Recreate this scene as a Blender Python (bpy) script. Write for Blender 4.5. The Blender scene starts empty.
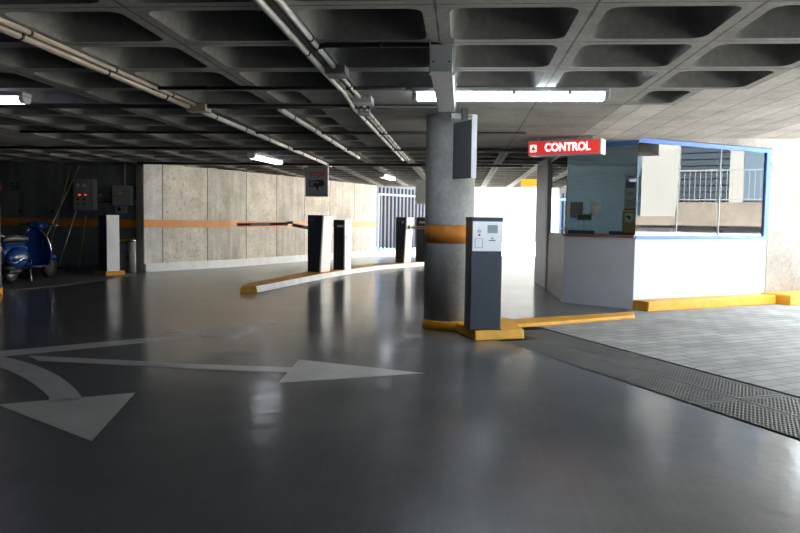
import bpy, bmesh, math, random
from mathutils import Vector, Matrix, Euler
random.seed(7)
S = bpy.context.scene
COL = S.collection
PI = math.pi

# ---------------------------------------------------------------- materials
def new_mat(name):
    m = bpy.data.materials.new(name); m.use_nodes = True
    nt = m.node_tree
    return m, nt, nt.nodes['Principled BSDF'], nt.nodes['Material Output']

def pm(name, col, rough=.5, metal=0., emit=None, estr=0., spec=.5, var=0., vscale=6., bump=0., bscale=40., col2=None):
    m, nt, b, o = new_mat(name)
    N, L = nt.nodes, nt.links
    b.inputs['Base Color'].default_value = (*col, 1)
    b.inputs['Roughness'].default_value = rough
    b.inputs['Metallic'].default_value = metal
    b.inputs['Specular IOR Level'].default_value = spec
    if emit:
        b.inputs['Emission Color'].default_value = (*emit, 1)
        b.inputs['Emission Strength'].default_value = estr
    tc = N.new('ShaderNodeTexCoord')
    if var > 0:
        n = N.new('ShaderNodeTexNoise'); n.inputs['Scale'].default_value = vscale
        n.inputs['Detail'].default_value = 5; n.inputs['Roughness'].default_value = .6
        r = N.new('ShaderNodeValToRGB')
        r.color_ramp.elements[0].position = .3; r.color_ramp.elements[1].position = .7
        c2 = col2 or tuple(min(1, c * (1 + var)) for c in col)
        c1 = tuple(c * (1 - var) for c in col)
        r.color_ramp.elements[0].color = (*c1, 1); r.color_ramp.elements[1].color = (*c2, 1)
        L.new(tc.outputs['Object'], n.inputs['Vector']); L.new(n.outputs['Fac'], r.inputs['Fac'])
        L.new(r.outputs['Color'], b.inputs['Base Color'])
    if bump > 0:
        n2 = N.new('ShaderNodeTexNoise'); n2.inputs['Scale'].default_value = bscale; n2.inputs['Detail'].default_value = 4
        bp = N.new('ShaderNodeBump'); bp.inputs['Strength'].default_value = bump; bp.inputs['Distance'].default_value = .01
        L.new(tc.outputs['Object'], n2.inputs['Vector']); L.new(n2.outputs['Fac'], bp.inputs['Height'])
        L.new(bp.outputs['Normal'], b.inputs['Normal'])
    return m

def ramp(N, pts):
    r = N.new('ShaderNodeValToRGB')
    e = r.color_ramp.elements
    while len(e) < len(pts): e.new(.5)
    for k, (p, c) in enumerate(pts):
        e[k].position = p; e[k].color = (*c, 1) if not isinstance(c, float) else (c, c, c, 1)
    return r

def mixc(nt, fac, a, b, mode='MIX'):
    x = nt.nodes.new('ShaderNodeMix'); x.data_type = 'RGBA'; x.blend_type = mode
    def put(sock, v):
        if isinstance(v, (int, float)): sock.default_value = v
        elif isinstance(v, tuple): sock.default_value = (*v, 1)
        else: nt.links.new(v, sock)
    put(x.inputs['Factor'], fac); put(x.inputs['A'], a); put(x.inputs['B'], b)
    return x.outputs['Result']

def concrete(name, col, pits=0., streak=0., uv=True, rough=.85, seed=0., boards=0.):
    m, nt, b, o = new_mat(name); N, L = nt.nodes, nt.links
    tc = N.new('ShaderNodeTexCoord'); src = tc.outputs['UV' if uv else 'Object']
    mp = N.new('ShaderNodeMapping'); mp.inputs['Location'].default_value = (seed, seed * .7, seed * .3)
    L.new(src, mp.inputs['Vector'])
    n = N.new('ShaderNodeTexNoise'); n.inputs['Scale'].default_value = 1.6; n.inputs['Detail'].default_value = 8; n.inputs['Roughness'].default_value = .65
    L.new(mp.outputs[0], n.inputs['Vector'])
    r = ramp(N, [(.3, tuple(c * .72 for c in col)), (.52, col), (.75, tuple(min(1, c * 1.22) for c in col))])
    L.new(n.outputs['Fac'], r.inputs['Fac']); c = r.outputs['Color']
    n3 = N.new('ShaderNodeTexNoise'); n3.inputs['Scale'].default_value = 22; n3.inputs['Detail'].default_value = 5
    L.new(mp.outputs[0], n3.inputs['Vector'])
    r3 = ramp(N, [(.35, .84), (.65, 1.0)]); L.new(n3.outputs['Fac'], r3.inputs['Fac'])
    c = mixc(nt, 1., c, r3.outputs['Color'], 'MULTIPLY')
    h = n3.outputs['Fac']
    if streak:
        m2 = N.new('ShaderNodeMapping'); m2.inputs['Scale'].default_value = (5, .5, 1); L.new(mp.outputs[0], m2.inputs['Vector'])
        ns = N.new('ShaderNodeTexNoise'); ns.inputs['Scale'].default_value = 1.5; ns.inputs['Detail'].default_value = 4
        L.new(m2.outputs[0], ns.inputs['Vector'])
        rs = ramp(N, [(.35, 1 - streak), (.6, 1.0)]); L.new(ns.outputs['Fac'], rs.inputs['Fac'])
        c = mixc(nt, 1., c, rs.outputs['Color'], 'MULTIPLY')
    if pits:
        m2 = N.new('ShaderNodeMapping'); m2.inputs['Scale'].default_value = (12, 9, 9); L.new(mp.outputs[0], m2.inputs['Vector'])
        npz = N.new('ShaderNodeTexNoise'); npz.inputs['Scale'].default_value = 1.0; npz.inputs['Detail'].default_value = 3; npz.inputs['Roughness'].default_value = .7
        L.new(m2.outputs[0], npz.inputs['Vector'])
        rp = ramp(N, [(.34, 1.0), (.42, 0.0)]); L.new(npz.outputs['Fac'], rp.inputs['Fac'])
        k = N.new('ShaderNodeMath'); k.operation = 'MULTIPLY'; k.inputs[1].default_value = pits; L.new(rp.outputs['Color'], k.inputs[0])
        c = mixc(nt, k.outputs[0], c, tuple(x * .45 for x in col))
    if boards:
        sx = N.new('ShaderNodeSeparateXYZ'); L.new(src, sx.inputs[0])
        dv = N.new('ShaderNodeMath'); dv.operation = 'DIVIDE'; dv.inputs[1].default_value = boards; L.new(sx.outputs['X'], dv.inputs[0])
        fr = N.new('ShaderNodeMath'); fr.operation = 'FRACT'; L.new(dv.outputs[0], fr.inputs[0])
        rb = ramp(N, [(0., .45), (.03, .5), (.06, 1.), (.97, 1.)]); L.new(fr.outputs[0], rb.inputs['Fac'])
        c = mixc(nt, 1., c, rb.outputs['Color'], 'MULTIPLY')
        fl = N.new('ShaderNodeMath'); fl.operation = 'FLOOR'; L.new(dv.outputs[0], fl.inputs[0])
        wn = N.new('ShaderNodeTexWhiteNoise'); wn.noise_dimensions = '1D'; L.new(fl.outputs[0], wn.inputs['W'])
        rw = ramp(N, [(0., .72), (1., 1.1)]); L.new(wn.outputs['Value'], rw.inputs['Fac'])
        c = mixc(nt, 1., c, rw.outputs['Color'], 'MULTIPLY')
    L.new(c, b.inputs['Base Color']); b.inputs['Roughness'].default_value = rough
    b.inputs['Specular IOR Level'].default_value = .3
    bp = N.new('ShaderNodeBump'); bp.inputs['Strength'].default_value = .35; bp.inputs['Distance'].default_value = .012
    L.new(h, bp.inputs['Height']); L.new(bp.outputs['Normal'], b.inputs['Normal'])
    return m

def add_rib_joint(m, gx, gy, p):
    nt = m.node_tree; N, L = nt.nodes, nt.links; b = N['Principled BSDF']
    src = b.inputs['Base Color'].links[0].from_socket
    tc = N.new('ShaderNodeTexCoord'); sx = N.new('ShaderNodeSeparateXYZ'); L.new(tc.outputs['Object'], sx.inputs[0])
    def M_(op, a, v=None):
        n = N.new('ShaderNodeMath'); n.operation = op; L.new(a, n.inputs[0])
        if v is not None:
            if isinstance(v, float): n.inputs[1].default_value = v
            else: L.new(v, n.inputs[1])
        return n.outputs[0]
    ds = []
    for ax, g0 in (('X', gx), ('Y', gy)):
        f = M_('FRACT', M_('ADD', M_('DIVIDE', M_('SUBTRACT', sx.outputs[ax], g0), p), 100.5))
        ds.append(M_('ABSOLUTE', M_('SUBTRACT', f, .5)))
    d = M_('MINIMUM', ds[0], ds[1])
    nz = N.new('ShaderNodeTexNoise'); nz.inputs['Scale'].default_value = 5.; L.new(tc.outputs['Object'], nz.inputs['Vector'])
    d = M_('ADD', d, M_('MULTIPLY', M_('SUBTRACT', nz.outputs['Fac'], .5), .016))
    r = ramp(N, [(.004, .35), (.012, 1.)]); L.new(d, r.inputs['Fac'])
    L.new(mixc(nt, 1., src, r.outputs['Color'], 'MULTIPLY'), b.inputs['Base Color'])
def mat_floor():
    m, nt, b, o = new_mat('polished_floor'); N, L = nt.nodes, nt.links
    tc = N.new('ShaderNodeTexCoord')
    n = N.new('ShaderNodeTexNoise'); n.inputs['Scale'].default_value = .9; n.inputs['Detail'].default_value = 7; n.inputs['Roughness'].default_value = .6
    L.new(tc.outputs['Object'], n.inputs['Vector'])
    r = ramp(N, [(.3, (.064, .069, .071)), (.52, (.098, .105, .108)), (.78, (.135, .143, .146))]); L.new(n.outputs['Fac'], r.inputs['Fac'])
    # thin scuffs
    mp = N.new('ShaderNodeMapping'); mp.inputs['Rotation'].default_value = (0, 0, .6); mp.inputs['Scale'].default_value = (26, 1.3, 1); L.new(tc.outputs['Object'], mp.inputs['Vector'])
    n2 = N.new('ShaderNodeTexNoise'); n2.inputs['Scale'].default_value = 1.2; n2.inputs['Detail'].default_value = 3; L.new(mp.outputs[0], n2.inputs['Vector'])
    r2 = ramp(N, [(.5, 0.), (.9, .3)]); L.new(n2.outputs['Fac'], r2.inputs['Fac'])
    c = mixc(nt, r2.outputs['Color'], r.outputs['Color'], (.19, .195, .195))
    L.new(c, b.inputs['Base Color'])
    n3 = N.new('ShaderNodeTexNoise'); n3.inputs['Scale'].default_value = 2.2; n3.inputs['Detail'].default_value = 6; L.new(tc.outputs['Object'], n3.inputs['Vector'])
    r3 = ramp(N, [(.25, .09), (.75, .18)]); L.new(n3.outputs['Fac'], r3.inputs['Fac'])
    L.new(r3.outputs['Color'], b.inputs['Roughness'])
    b.inputs['Specular IOR Level'].default_value = .8
    n4 = N.new('ShaderNodeTexNoise'); n4.inputs['Scale'].default_value = 3.0; n4.inputs['Detail'].default_value = 4; L.new(tc.outputs['Object'], n4.inputs['Vector'])
    bp = N.new('ShaderNodeBump'); bp.inputs['Strength'].default_value = .30; bp.inputs['Distance'].default_value = .02
    L.new(n4.outputs['Fac'], bp.inputs['Height']); L.new(bp.outputs['Normal'], b.inputs['Normal'])
    # worn polish: a sharp lobe over a hazy one
    b2 = N.new('ShaderNodeBsdfPrincipled'); b2.inputs['Roughness'].default_value = .32; b2.inputs['Specular IOR Level'].default_value = .75
    L.new(c, b2.inputs['Base Color']); L.new(bp.outputs['Normal'], b2.inputs['Normal'])
    mx = N.new('ShaderNodeMixShader'); mx.inputs[0].default_value = .5
    L.new(b.outputs[0], mx.inputs[1]); L.new(b2.outputs[0], mx.inputs[2]); L.new(mx.outputs[0], o.inputs['Surface'])
    return m

def mat_paving():
    m, nt, b, o = new_mat('block_paving'); N, L = nt.nodes, nt.links
    tc = N.new('ShaderNodeTexCoord')
    mp = N.new('ShaderNodeMapping'); mp.inputs['Rotation'].default_value = (0, 0, -.56); L.new(tc.outputs['Object'], mp.inputs['Vector'])
    br = N.new('ShaderNodeTexBrick'); br.inputs['Scale'].default_value = 1
    br.inputs['Brick Width'].default_value = .3; br.inputs['Row Height'].default_value = .15; br.inputs['Mortar Size'].default_value = .009
    br.inputs['Mortar Smooth'].default_value = .3
    br.inputs['Color1'].default_value = (.30, .29, .275, 1); br.inputs['Color2'].default_value = (.40, .385, .36, 1); br.inputs['Mortar'].default_value = (.17, .165, .155, 1)
    L.new(mp.outputs[0], br.inputs['Vector'])
    n = N.new('ShaderNodeTexNoise'); n.inputs['Scale'].default_value = 1.3; n.inputs['Detail'].default_value = 8; L.new(tc.outputs['Object'], n.inputs['Vector'])
    r = ramp(N, [(.3, .68), (.6, 1.0)]); L.new(n.outputs['Fac'], r.inputs['Fac'])
    c = mixc(nt, 1., br.outputs['Color'], r.outputs['Color'], 'MULTIPLY')
    L.new(c, b.inputs['Base Color']); b.inputs['Roughness'].default_value = .75
    bp = N.new('ShaderNodeBump'); bp.inputs['Strength'].default_value = .5; bp.inputs['Distance'].default_value = .01; bp.invert = True
    L.new(br.outputs['Fac'], bp.inputs['Height']); L.new(bp.outputs['Normal'], b.inputs['Normal'])
    return m

def mat_glass(name, tint=(.93, .97, .97), k=1.0):
    m, nt, b, o = new_mat(name); N, L = nt.nodes, nt.links
    N.remove(b)
    fr = N.new('ShaderNodeFresnel'); fr.inputs['IOR'].default_value = 1.75
    mu = N.new('ShaderNodeMath'); mu.operation = 'MULTIPLY'; mu.inputs[1].default_value = k; mu.use_clamp = True; L.new(fr.outputs[0], mu.inputs[0])
    tr = N.new('ShaderNodeBsdfTransparent'); tr.inputs['Color'].default_value = (*tint, 1)
    gl = N.new('ShaderNodeBsdfGlossy'); gl.inputs['Roughness'].default_value = .0
    mx = N.new('ShaderNodeMixShader'); L.new(mu.outputs[0], mx.inputs[0]); L.new(tr.outputs[0], mx.inputs[1]); L.new(gl.outputs[0], mx.inputs[2])
    L.new(mx.outputs[0], o.inputs['Surface'])
    return m

M = {}
M['ceil'] = concrete('ceiling_concrete', (.225, .22, .205), uv=False, seed=3)  # coffer insides coloured darker than the ribs to paint in their shade
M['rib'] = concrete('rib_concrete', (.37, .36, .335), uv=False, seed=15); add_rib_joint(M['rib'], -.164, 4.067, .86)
M['board'] = concrete('board_marked_concrete', (.64, .615, .575), uv=False, seed=9, boards=.29)
M['wall_pit'] = concrete('pitted_wall_concrete', (.74, .69, .61), pits=.9, streak=.12)
M['wall_smooth'] = concrete('smooth_wall_concrete', (.64, .605, .54), streak=.2, seed=4)
M['wall_pale'] = concrete('pale_wall_concrete', (.72, .71, .69), streak=.15, seed=8)
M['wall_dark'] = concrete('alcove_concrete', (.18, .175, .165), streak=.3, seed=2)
M['joint'] = pm('joint_shadow_gap', (.12, .115, .105), .9)
M['column'] = concrete('column_concrete', (.42, .415, .40), uv=False, seed=6)
M['rough'] = concrete('rough_pale_concrete', (.34, .305, .265), uv=False, pits=.3, seed=5)
M['floor'] = mat_floor()
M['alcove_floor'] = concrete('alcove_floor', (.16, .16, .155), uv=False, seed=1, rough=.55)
M['paving'] = mat_paving()
M['outground'] = concrete('outdoor_concrete', (.64, .61, .57), uv=False, seed=11)
M['asphalt'] = concrete('asphalt', (.14, .14, .14), uv=False, seed=13)
M['orange'] = pm('orange_band_paint', (.52, .185, .028), .4, spec=.25, var=.12, vscale=3)
M['yellow'] = pm('yellow_kerb_paint', (.78, .36, .02), .5, var=.14, vscale=5, bump=.2, bscale=25)
M['whitekerb'] = pm('white_kerb_paint', (.72, .74, .76), .5, var=.1, vscale=4)
M['paint'] = pm('road_paint', (.47, .46, .44), .3, var=.12, vscale=3)
M['charcoal'] = pm('charcoal_metal', (.028, .032, .040), .38, var=.1)
M['housing'] = pm('dark_blue_grey_metal', (.06, .07, .085), .4, var=.08)
M['white'] = pm('white_metal', (.86, .87, .88), .35, var=.03)
M['offwhite'] = pm('offwhite_panel', (.56, .575, .62), .45, var=.03, vscale=1.5)
M['greypanel'] = pm('grey_panel', (.60, .615, .66), .45, var=.05, vscale=2)
M['woodwhite'] = pm('limed_wood', (.74, .67, .60), .5, var=.12, vscale=4)
M['greymetal'] = pm('grey_metal', (.42, .44, .45), .4, var=.05)
M['galv'] = pm('galvanised_tube', (.66, .64, .60), .4, metal=.2, var=.12, vscale=8)
M['tan'] = pm('tan_conduit', (.42, .35, .27), .45, var=.12)
M['blackpipe'] = pm('black_pipe', (.02, .02, .02), .5, var=.1)
M['boxgrey'] = pm('grey_box', (.26, .26, .25), .5, var=.08)
M['cabinet'] = pm('cabinet_grey', (.27, .27, .24), .5, var=.06)
M['blue'] = pm('blue_frame', (.08, .20, .62), .4, var=.05)
M['fenceblue'] = pm('blue_rail', (.10, .21, .45), .4, var=.05)
M['fencebar'] = pm('dark_blue_bar', (.008, .010, .024), .6, spec=.08, var=.08)
M['red'] = pm('red_paint', (.45, .03, .02), .45, var=.08)
M['signred'] = pm('lit_red_acrylic', (.75, .03, .03), .3, emit=(.85, .045, .04), estr=.55)
M['signwhite'] = pm('lit_white_acrylic', (.9, .9, .9), .3, emit=(1, .95, .95), estr=.9)
M['letterred'] = pm('red_letter', (.62, .03, .05), .5)
M['black'] = pm('black_plastic', (.012, .012, .013), .45)
M['rubber'] = pm('black_rubber', (.018, .018, .018), .8)
M['chrome'] = pm('chrome', (.85, .85, .86), .12, metal=1.)
M['steel'] = pm('brushed_steel', (.6, .6, .6), .35, metal=.8, var=.08)
M['scooterblue'] = pm('blue_bodywork', (.015, .06, .24), .22, var=.05)
M['seat'] = pm('black_vinyl', (.02, .02, .022), .35)
M['tail'] = pm('red_lens', (.6, .01, .01), .2, emit=(1, .03, .02), estr=.5)
M['led'] = pm('red_pilot_lamp', (.8, .05, .02), .3, emit=(1, .08, .02), estr=1.6)
M['ledoff'] = pm('unlit_pilot_lamp', (.05, .12, .08), .3)
M['dial'] = pm('dial_face', (.6, .6, .58), .3)
M['tube'] = pm('lit_fluorescent_diffuser', (.95, .95, 1.), .3, emit=(.80, .89, 1.), estr=34.)
M['tubedim'] = pm('lit_lamp_cover', (.95, .95, 1.), .3, emit=(.84, .86, 1.), estr=7.)
M['tubeviolet'] = pm('violet_fluorescent_tube', (.9, .88, 1.), .3, emit=(.72, .66, 1.), estr=5.)
M['trunk'] = pm('pale_trunking', (.62, .63, .63), .4, var=.05)
M['lampbody'] = pm('lamp_body_grey', (.5, .5, .5), .4)
M['glass'] = mat_glass('window_glass', k=1.5)
M['frosted'] = mat_glass('obscured_glass', tint=(.13, .13, .125))
M['frontglass'] = mat_glass('front_glass', tint=(.86, .92, .93), k=1.0)
M['interior'] = pm('booth_interior', (.74, .82, .84), .6, var=.04)
M['wood'] = pm('brown_worktop', (.22, .10, .05), .45, var=.15)
M['bluefelt'] = pm('blue_edging', (.04, .09, .25), .5)
M['paper'] = pm('white_paper', (.88, .9, .9), .6)
M['cream'] = pm('cream_paper', (.82, .77, .56), .6)
M['noticeyellow'] = pm('yellow_notice', (.78, .52, .09), .6)
M['ink'] = pm('grey_ink', (.16, .19, .22), .6)
M['teal'] = pm('teal_print', (.18, .32, .38), .6)
M['signgrey'] = pm('sign_face_grey', (.36, .385, .36), .45)
M['iconblack'] = pm('icon_black', (.02, .022, .02), .5)
M['textdark'] = pm('dark_lettering', (.06, .065, .06), .5)
M['plategrey'] = pm('sign_back_grey', (.10, .105, .105), .45)
M['yellowsign'] = pm('yellow_sign_face', (.85, .55, .03), .4, emit=(1, .62, .03), estr=.5)
M['yellowcap'] = pm('yellow_plastic', (.65, .45, .04), .45)
M['grating'] = pm('grating_steel', (.20, .19, .178), .55, metal=.35, var=.25, vscale=2)
M['pit'] = pm('drain_pit', (.07, .07, .065), .9)
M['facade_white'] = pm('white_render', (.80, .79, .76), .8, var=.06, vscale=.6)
M['facade_street'] = pm('street_render', (.46, .47, .455), .8, var=.06, vscale=.6)
M['boundary'] = pm('grey_render', (.24, .24, .235), .8, var=.08, vscale=.6)
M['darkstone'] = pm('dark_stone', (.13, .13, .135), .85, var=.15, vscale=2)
M['facade_blue'] = pm('bluegrey_render', (.14, .21, .28), .7, var=.06, vscale=.6)
M['shutter'] = pm('dark_shutter', (.05, .075, .10), .6, var=.1)
M['rail'] = pm('painted_railing', (.35, .38, .40), .5)
M['darkroad'] = pm('dark_kerb_strip', (.08, .09, .10), .8)
M['stickgrey'] = pm('aluminium_stick', (.45, .45, .44), .35, metal=.4)
M['stickwood'] = pm('wooden_stick', (.32, .21, .07), .5, var=.15)
M['brushred'] = pm('red_bristle', (.30, .03, .02), .8)
M['brushgreen'] = pm('green_bristle', (.05, .14, .05), .8)
M['armred'] = pm('red_reflective', (.38, .03, .03), .4)
M['screen'] = pm('lcd_screen', (.30, .36, .38), .25)
M['numeral'] = pm('black_stencil', (.035, .035, .035), .8)
M['cone'] = pm('orange_cable', (.7, .22, .02), .5)
M['bluecap'] = pm('blue_plug', (.05, .15, .5), .4)

# ---------------------------------------------------------------- mesh builder
class MB:
    def __init__(s): s.v = []; s.f = []; s.m = []; s.uv = []; s.smooth = []
    def add(s, verts, faces, mi=0, uvs=None, smooth=False, mat=None):
        b = len(s.v)
        for p in verts:
            p = Vector(p)
            s.v.append(mat @ p if mat else p)
        for k, f in enumerate(faces):
            s.f.append([b + i for i in f]); s.m.append(mi); s.smooth.append(smooth)
            s.uv.append(uvs[k] if uvs else None)
        return s
    def quad(s, a, b, c, d, mi=0, uv=None): return s.add([a, b, c, d], [(0, 1, 2, 3)], mi, [uv] if uv else None)
    def box(s, x0, x1, y0, y1, z0, z1, mi=0, mat=None):
        v = [(x, y, z) for z in (z0, z1) for y in (y0, y1) for x in (x0, x1)]
        f = [(0, 2, 3, 1), (4, 5, 7, 6), (0, 1, 5, 4), (2, 6, 7, 3), (0, 4, 6, 2), (1, 3, 7, 5)]
        return s.add(v, f, mi, mat=mat)
    def prism(s, poly, z0, z1, mi=0, axis='z', mat=None, inset=0., mi_side=None):
        n = len(poly)
        def P(p, t, k=1.):
            if axis == 'z': return (p[0], p[1], t)
            if axis == 'x': return (t, p[0], p[1])
            return (p[0], t, p[1])
        v = [P(p, z0) for p in poly]
        if inset:
            cx = sum(p[0] for p in poly) / n; cy = sum(p[1] for p in poly) / n
            top = []
            for p in poly:
                d = Vector((cx - p[0], cy - p[1])); l = d.length or 1
                top.append((p[0] + d.x / l * inset, p[1] + d.y / l * inset))
        else: top = poly
        v += [P(p, z1) for p in top]
        f = [tuple(range(n))[::-1], tuple(range(n, 2 * n))]
        s.add(v, f, mi, mat=mat)
        s.add(v, [(i, (i + 1) % n, n + (i + 1) % n, n + i) for i in range(n)], mi if mi_side is None else mi_side, mat=mat)
        return s
    def tube(s, pts, r, n=10, mi=0, cap=True, mat=None):
        pts = [Vector(p) for p in pts]; rs = r if isinstance(r, (list, tuple)) else [r] * len(pts)
        v = []; up = None
        for i, p in enumerate(pts):
            t = (pts[min(i + 1, len(pts) - 1)] - pts[max(i - 1, 0)]).normalized()
            if up is None:
                up = Vector((0, 0, 1)) if abs(t.z) < .9 else Vector((1, 0, 0))
            a = t.cross(up).normalized(); b = a.cross(t).normalized(); up = b
            for k in range(n):
                an = 2 * PI * k / n
                v.append(p + (a * math.cos(an) + b * math.sin(an)) * rs[i])
        f = []
        for i in range(len(pts) - 1):
            for k in range(n):
                f.append((i * n + k, i * n + (k + 1) % n, (i + 1) * n + (k + 1) % n, (i + 1) * n + k))
        s.add(v, f, mi, smooth=True, mat=mat)
        if cap:
            e = (len(pts) - 1) * n
            s.add(v[:n], [tuple(range(n))], mi, mat=mat); s.add(v[e:], [tuple(range(n))[::-1]], mi, mat=mat)
        return s
    def lathe(s, prof, c=(0, 0, 0), n=32, mi=0, mat=None, smooth=True):
        v = []
        for r, z in prof:
            for k in range(n):
                a = 2 * PI * k / n; v.append((c[0] + r * math.cos(a), c[1] + r * math.sin(a), c[2] + z))
        f = [(i * n + k, i * n + (k + 1) % n, (i + 1) * n + (k + 1) % n, (i + 1) * n + k) for i in range(len(prof) - 1) for k in range(n)]
        s.add(v, f, mi, smooth=smooth, mat=mat)
        if prof[0][0] > 1e-6: s.add(v[:n], [tuple(range(n))[::-1]], mi, mat=mat)
        if prof[-1][0] > 1e-6: s.add(v[-n:], [tuple(range(n))], mi, mat=mat)
        return s
    def ellipsoid(s, c, r, n=20, m=12, mi=0, mat=None, zmin=-1.):
        prof = []
        a0 = math.asin(max(-1, zmin))
        for i in range(m + 1):
            a = a0 + (PI / 2 - a0) * i / m; prof.append((max(math.cos(a), 1e-4), math.sin(a)))
        v = []
        for q, z in prof:
            for k in range(n):
                a = 2 * PI * k / n; v.append((c[0] + r[0] * q * math.cos(a), c[1] + r[1] * q * math.sin(a), c[2] + r[2] * z))
        f = [(i * n + k, i * n + (k + 1) % n, (i + 1) * n + (k + 1) % n, (i + 1) * n + k) for i in range(m) for k in range(n)]
        s.add(v, f, mi, smooth=True, mat=mat)
        if prof[0][0] > .01: s.add(v[:n], [tuple(range(n))[::-1]], mi, mat=mat)
        return s
    def loft(s, rings, mi=0, smooth=True, cap=True):
        n = len(rings[0]); v = [p for r in rings for p in r]
        f = [(i * n + k, i * n + (k + 1) % n, (i + 1) * n + (k + 1) % n, (i + 1) * n + k) for i in range(len(rings) - 1) for k in range(n)]
        s.add(v, f, mi, smooth=smooth)
        if cap: s.add(rings[0], [tuple(range(n))[::-1]], mi); s.add(rings[-1], [tuple(range(n))], mi)
        return s
    def torus(s, c, R, r, axis='x', n=32, m=10, mi=0):
        v = []
        for i in range(n):
            a = 2 * PI * i / n
            for k in range(m):
                b = 2 * PI * k / m; q = R + r * math.cos(b)
                u, w, t = q * math.cos(a), q * math.sin(a), r * math.sin(b)
                v.append({'x': (c[0] + t, c[1] + u, c[2] + w), 'y': (c[0] + u, c[1] + t, c[2] + w), 'z': (c[0] + u, c[1] + w, c[2] + t)}[axis])
        f = [(i * m + k, i * m + (k + 1) % m, ((i + 1) % n) * m + (k + 1) % m, ((i + 1) % n) * m + k) for i in range(n) for k in range(m)]
        return s.add(v, f, mi, smooth=True)
    def build(s, name, mats, parent=None, bevel=0., seg=2, fix=True):
        me = bpy.data.meshes.new(name)
        me.from_pydata([tuple(p) for p in s.v], [], s.f)
        if not isinstance(mats, (list, tuple)): mats = [mats]
        for m in mats: me.materials.append(m)
        for p, mi, sm in zip(me.polygons, s.m, s.smooth): p.material_index = mi; p.use_smooth = sm
        if any(s.uv):
            l = me.uv_layers.new(name='UVMap')
            for p, uv in zip(me.polygons, s.uv):
                if uv:
                    for li, q in zip(p.loop_indices, uv): l.data[li].uv = q
        if fix and not any(s.uv):
            bm = bmesh.new(); bm.from_mesh(me)
            bmesh.ops.remove_doubles(bm, verts=bm.verts, dist=1e-5)
            bmesh.ops.recalc_face_normals(bm, faces=bm.faces)
            bm.to_mesh(me); bm.free()
        o = bpy.data.objects.new(name, me); COL.objects.link(o)
        if parent: o.parent = parent
        if bevel:
            b = o.modifiers.new('bevel', 'BEVEL'); b.width = bevel; b.segments = seg; b.limit_method = 'ANGLE'; b.angle_limit = .7
        return o

def tag(o, label, cat, group=None, kind=None):
    o['label'] = label; o['category'] = cat
    if group: o['group'] = group
    if kind: o['kind'] = kind
    return o
def thing(name, label, cat, loc=(0, 0, 0), rz=0, group=None):
    o = bpy.data.objects.new(name, None); COL.objects.link(o); o.empty_display_size = .1
    o.location = loc; o.rotation_euler = (0, 0, rz)
    return tag(o, label, cat, group)
def struct(o, label=None):
    o['kind'] = 'structure'
    if label: o['label'] = label
    return o
def pieces(name, mat, parent, boxes, bevel=0.):
    for b in boxes: MB().box(*b).build(name, mat, parent, bevel=bevel)
def text(name, body, size, mat, parent, loc, rot=(PI / 2, 0, 0), ext=.002, bold=0., sx=1.):
    cu = bpy.data.curves.new(name, 'FONT'); cu.body = body; cu.size = size; cu.extrude = ext; cu.offset = bold
    cu.align_x = 'CENTER'; cu.align_y = 'CENTER'
    t = bpy.data.objects.new(name, cu); COL.objects.link(t)
    bpy.context.view_layer.update()
    me = bpy.data.meshes.new_from_object(t.evaluated_get(bpy.context.evaluated_depsgraph_get()))
    bpy.data.objects.remove(t); bpy.data.curves.remove(cu)
    me.materials.clear(); me.materials.append(mat)
    o = bpy.data.objects.new(name, me); COL.objects.link(o)
    o.location = loc; o.rotation_euler = rot; o.scale = (sx, 1, 1)
    if parent: o.parent = parent
    return o

# ---------------------------------------------------------------- dimensions
EYE = 1.2; CZ = 2.358; P = .86; GX = -.164; GY = 4.067

# ---------------------------------------------------------------- floor, paving, outdoors
U = Vector((.42, -.9075)); NN = Vector((.9075, .42))      # along / across the drain channel
def ch(n, t): return (NN.x * n + U.x * t, NN.y * n + U.y * t)
e0 = ch(3.52, -8.2); e1 = ch(3.52, 12)
fl = MB()
fl.add([(-15, -9, 0), (e1[0], -9, 0), (*e1, 0), (*e0, 0), (.55, 8.7, 0), (2.3, 9.86, 0), (2.3, 10.6, 0), (5.0, 13, 0), (6.2, 13, 0), (6.2, 26, 0), (-15, 26, 0)],
       [tuple(range(11))])
floor = struct(fl.build('floor', M['floor'], fix=False), 'polished dark grey garage floor')
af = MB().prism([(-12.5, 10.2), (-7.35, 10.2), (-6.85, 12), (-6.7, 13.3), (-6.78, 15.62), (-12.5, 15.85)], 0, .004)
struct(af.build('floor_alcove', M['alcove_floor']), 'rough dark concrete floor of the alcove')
pv = MB()
a = ch(4.44, -7.3); b = ch(4.44, 12)
pv.add([(*a, 0), (*b, 0), (9.5, -9, 0), (9.5, 13, 0), (5.0, 13, 0), (2.3, 10.6, 0), (2.3, 9.86, 0), (.75, 8.75, 0)], [tuple(range(8))])
struct(pv.build('floor_paving', M['paving'], fix=False), 'grey block paving beside the drain channel')
dp = MB(); q = [ch(3.52, -8.2), ch(3.52, 12), ch(4.44, 12), ch(4.44, -8.2)]
dp.add([(*q[0], -.09), (*q[1], -.09), (*q[2], -.09), (*q[3], -.09), (*q[0], 0), (*q[1], 0), (*q[2], 0), (*q[3], 0)], [(0, 1, 2, 3), (0, 1, 5, 4), (2, 3, 7, 6)])
struct(dp.build('trim_drain_channel', M['pit'], fix=False))
og = MB(); og.add([(9.5, 13, -.002), (60, 13, -.002), (60, 70, -.002), (9.5, 70, -.002)], [(0, 1, 2, 3)])
st = MB(); st.add([(-40, 26, -.002), (.8, 26, -.002), (.8, 70, -.002), (-40, 70, -.002)], [(0, 1, 2, 3)]); st.add([(9.5, -20, -.002), (60, -20, -.002), (60, 13, -.002), (9.5, 13, -.002)], [(0, 1, 2, 3)])  # first patch, past the fence, made dark to cut bounced light
struct(st.build('ground_street', M['asphalt'], fix=False), 'grey asphalt street beside the garage')
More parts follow.
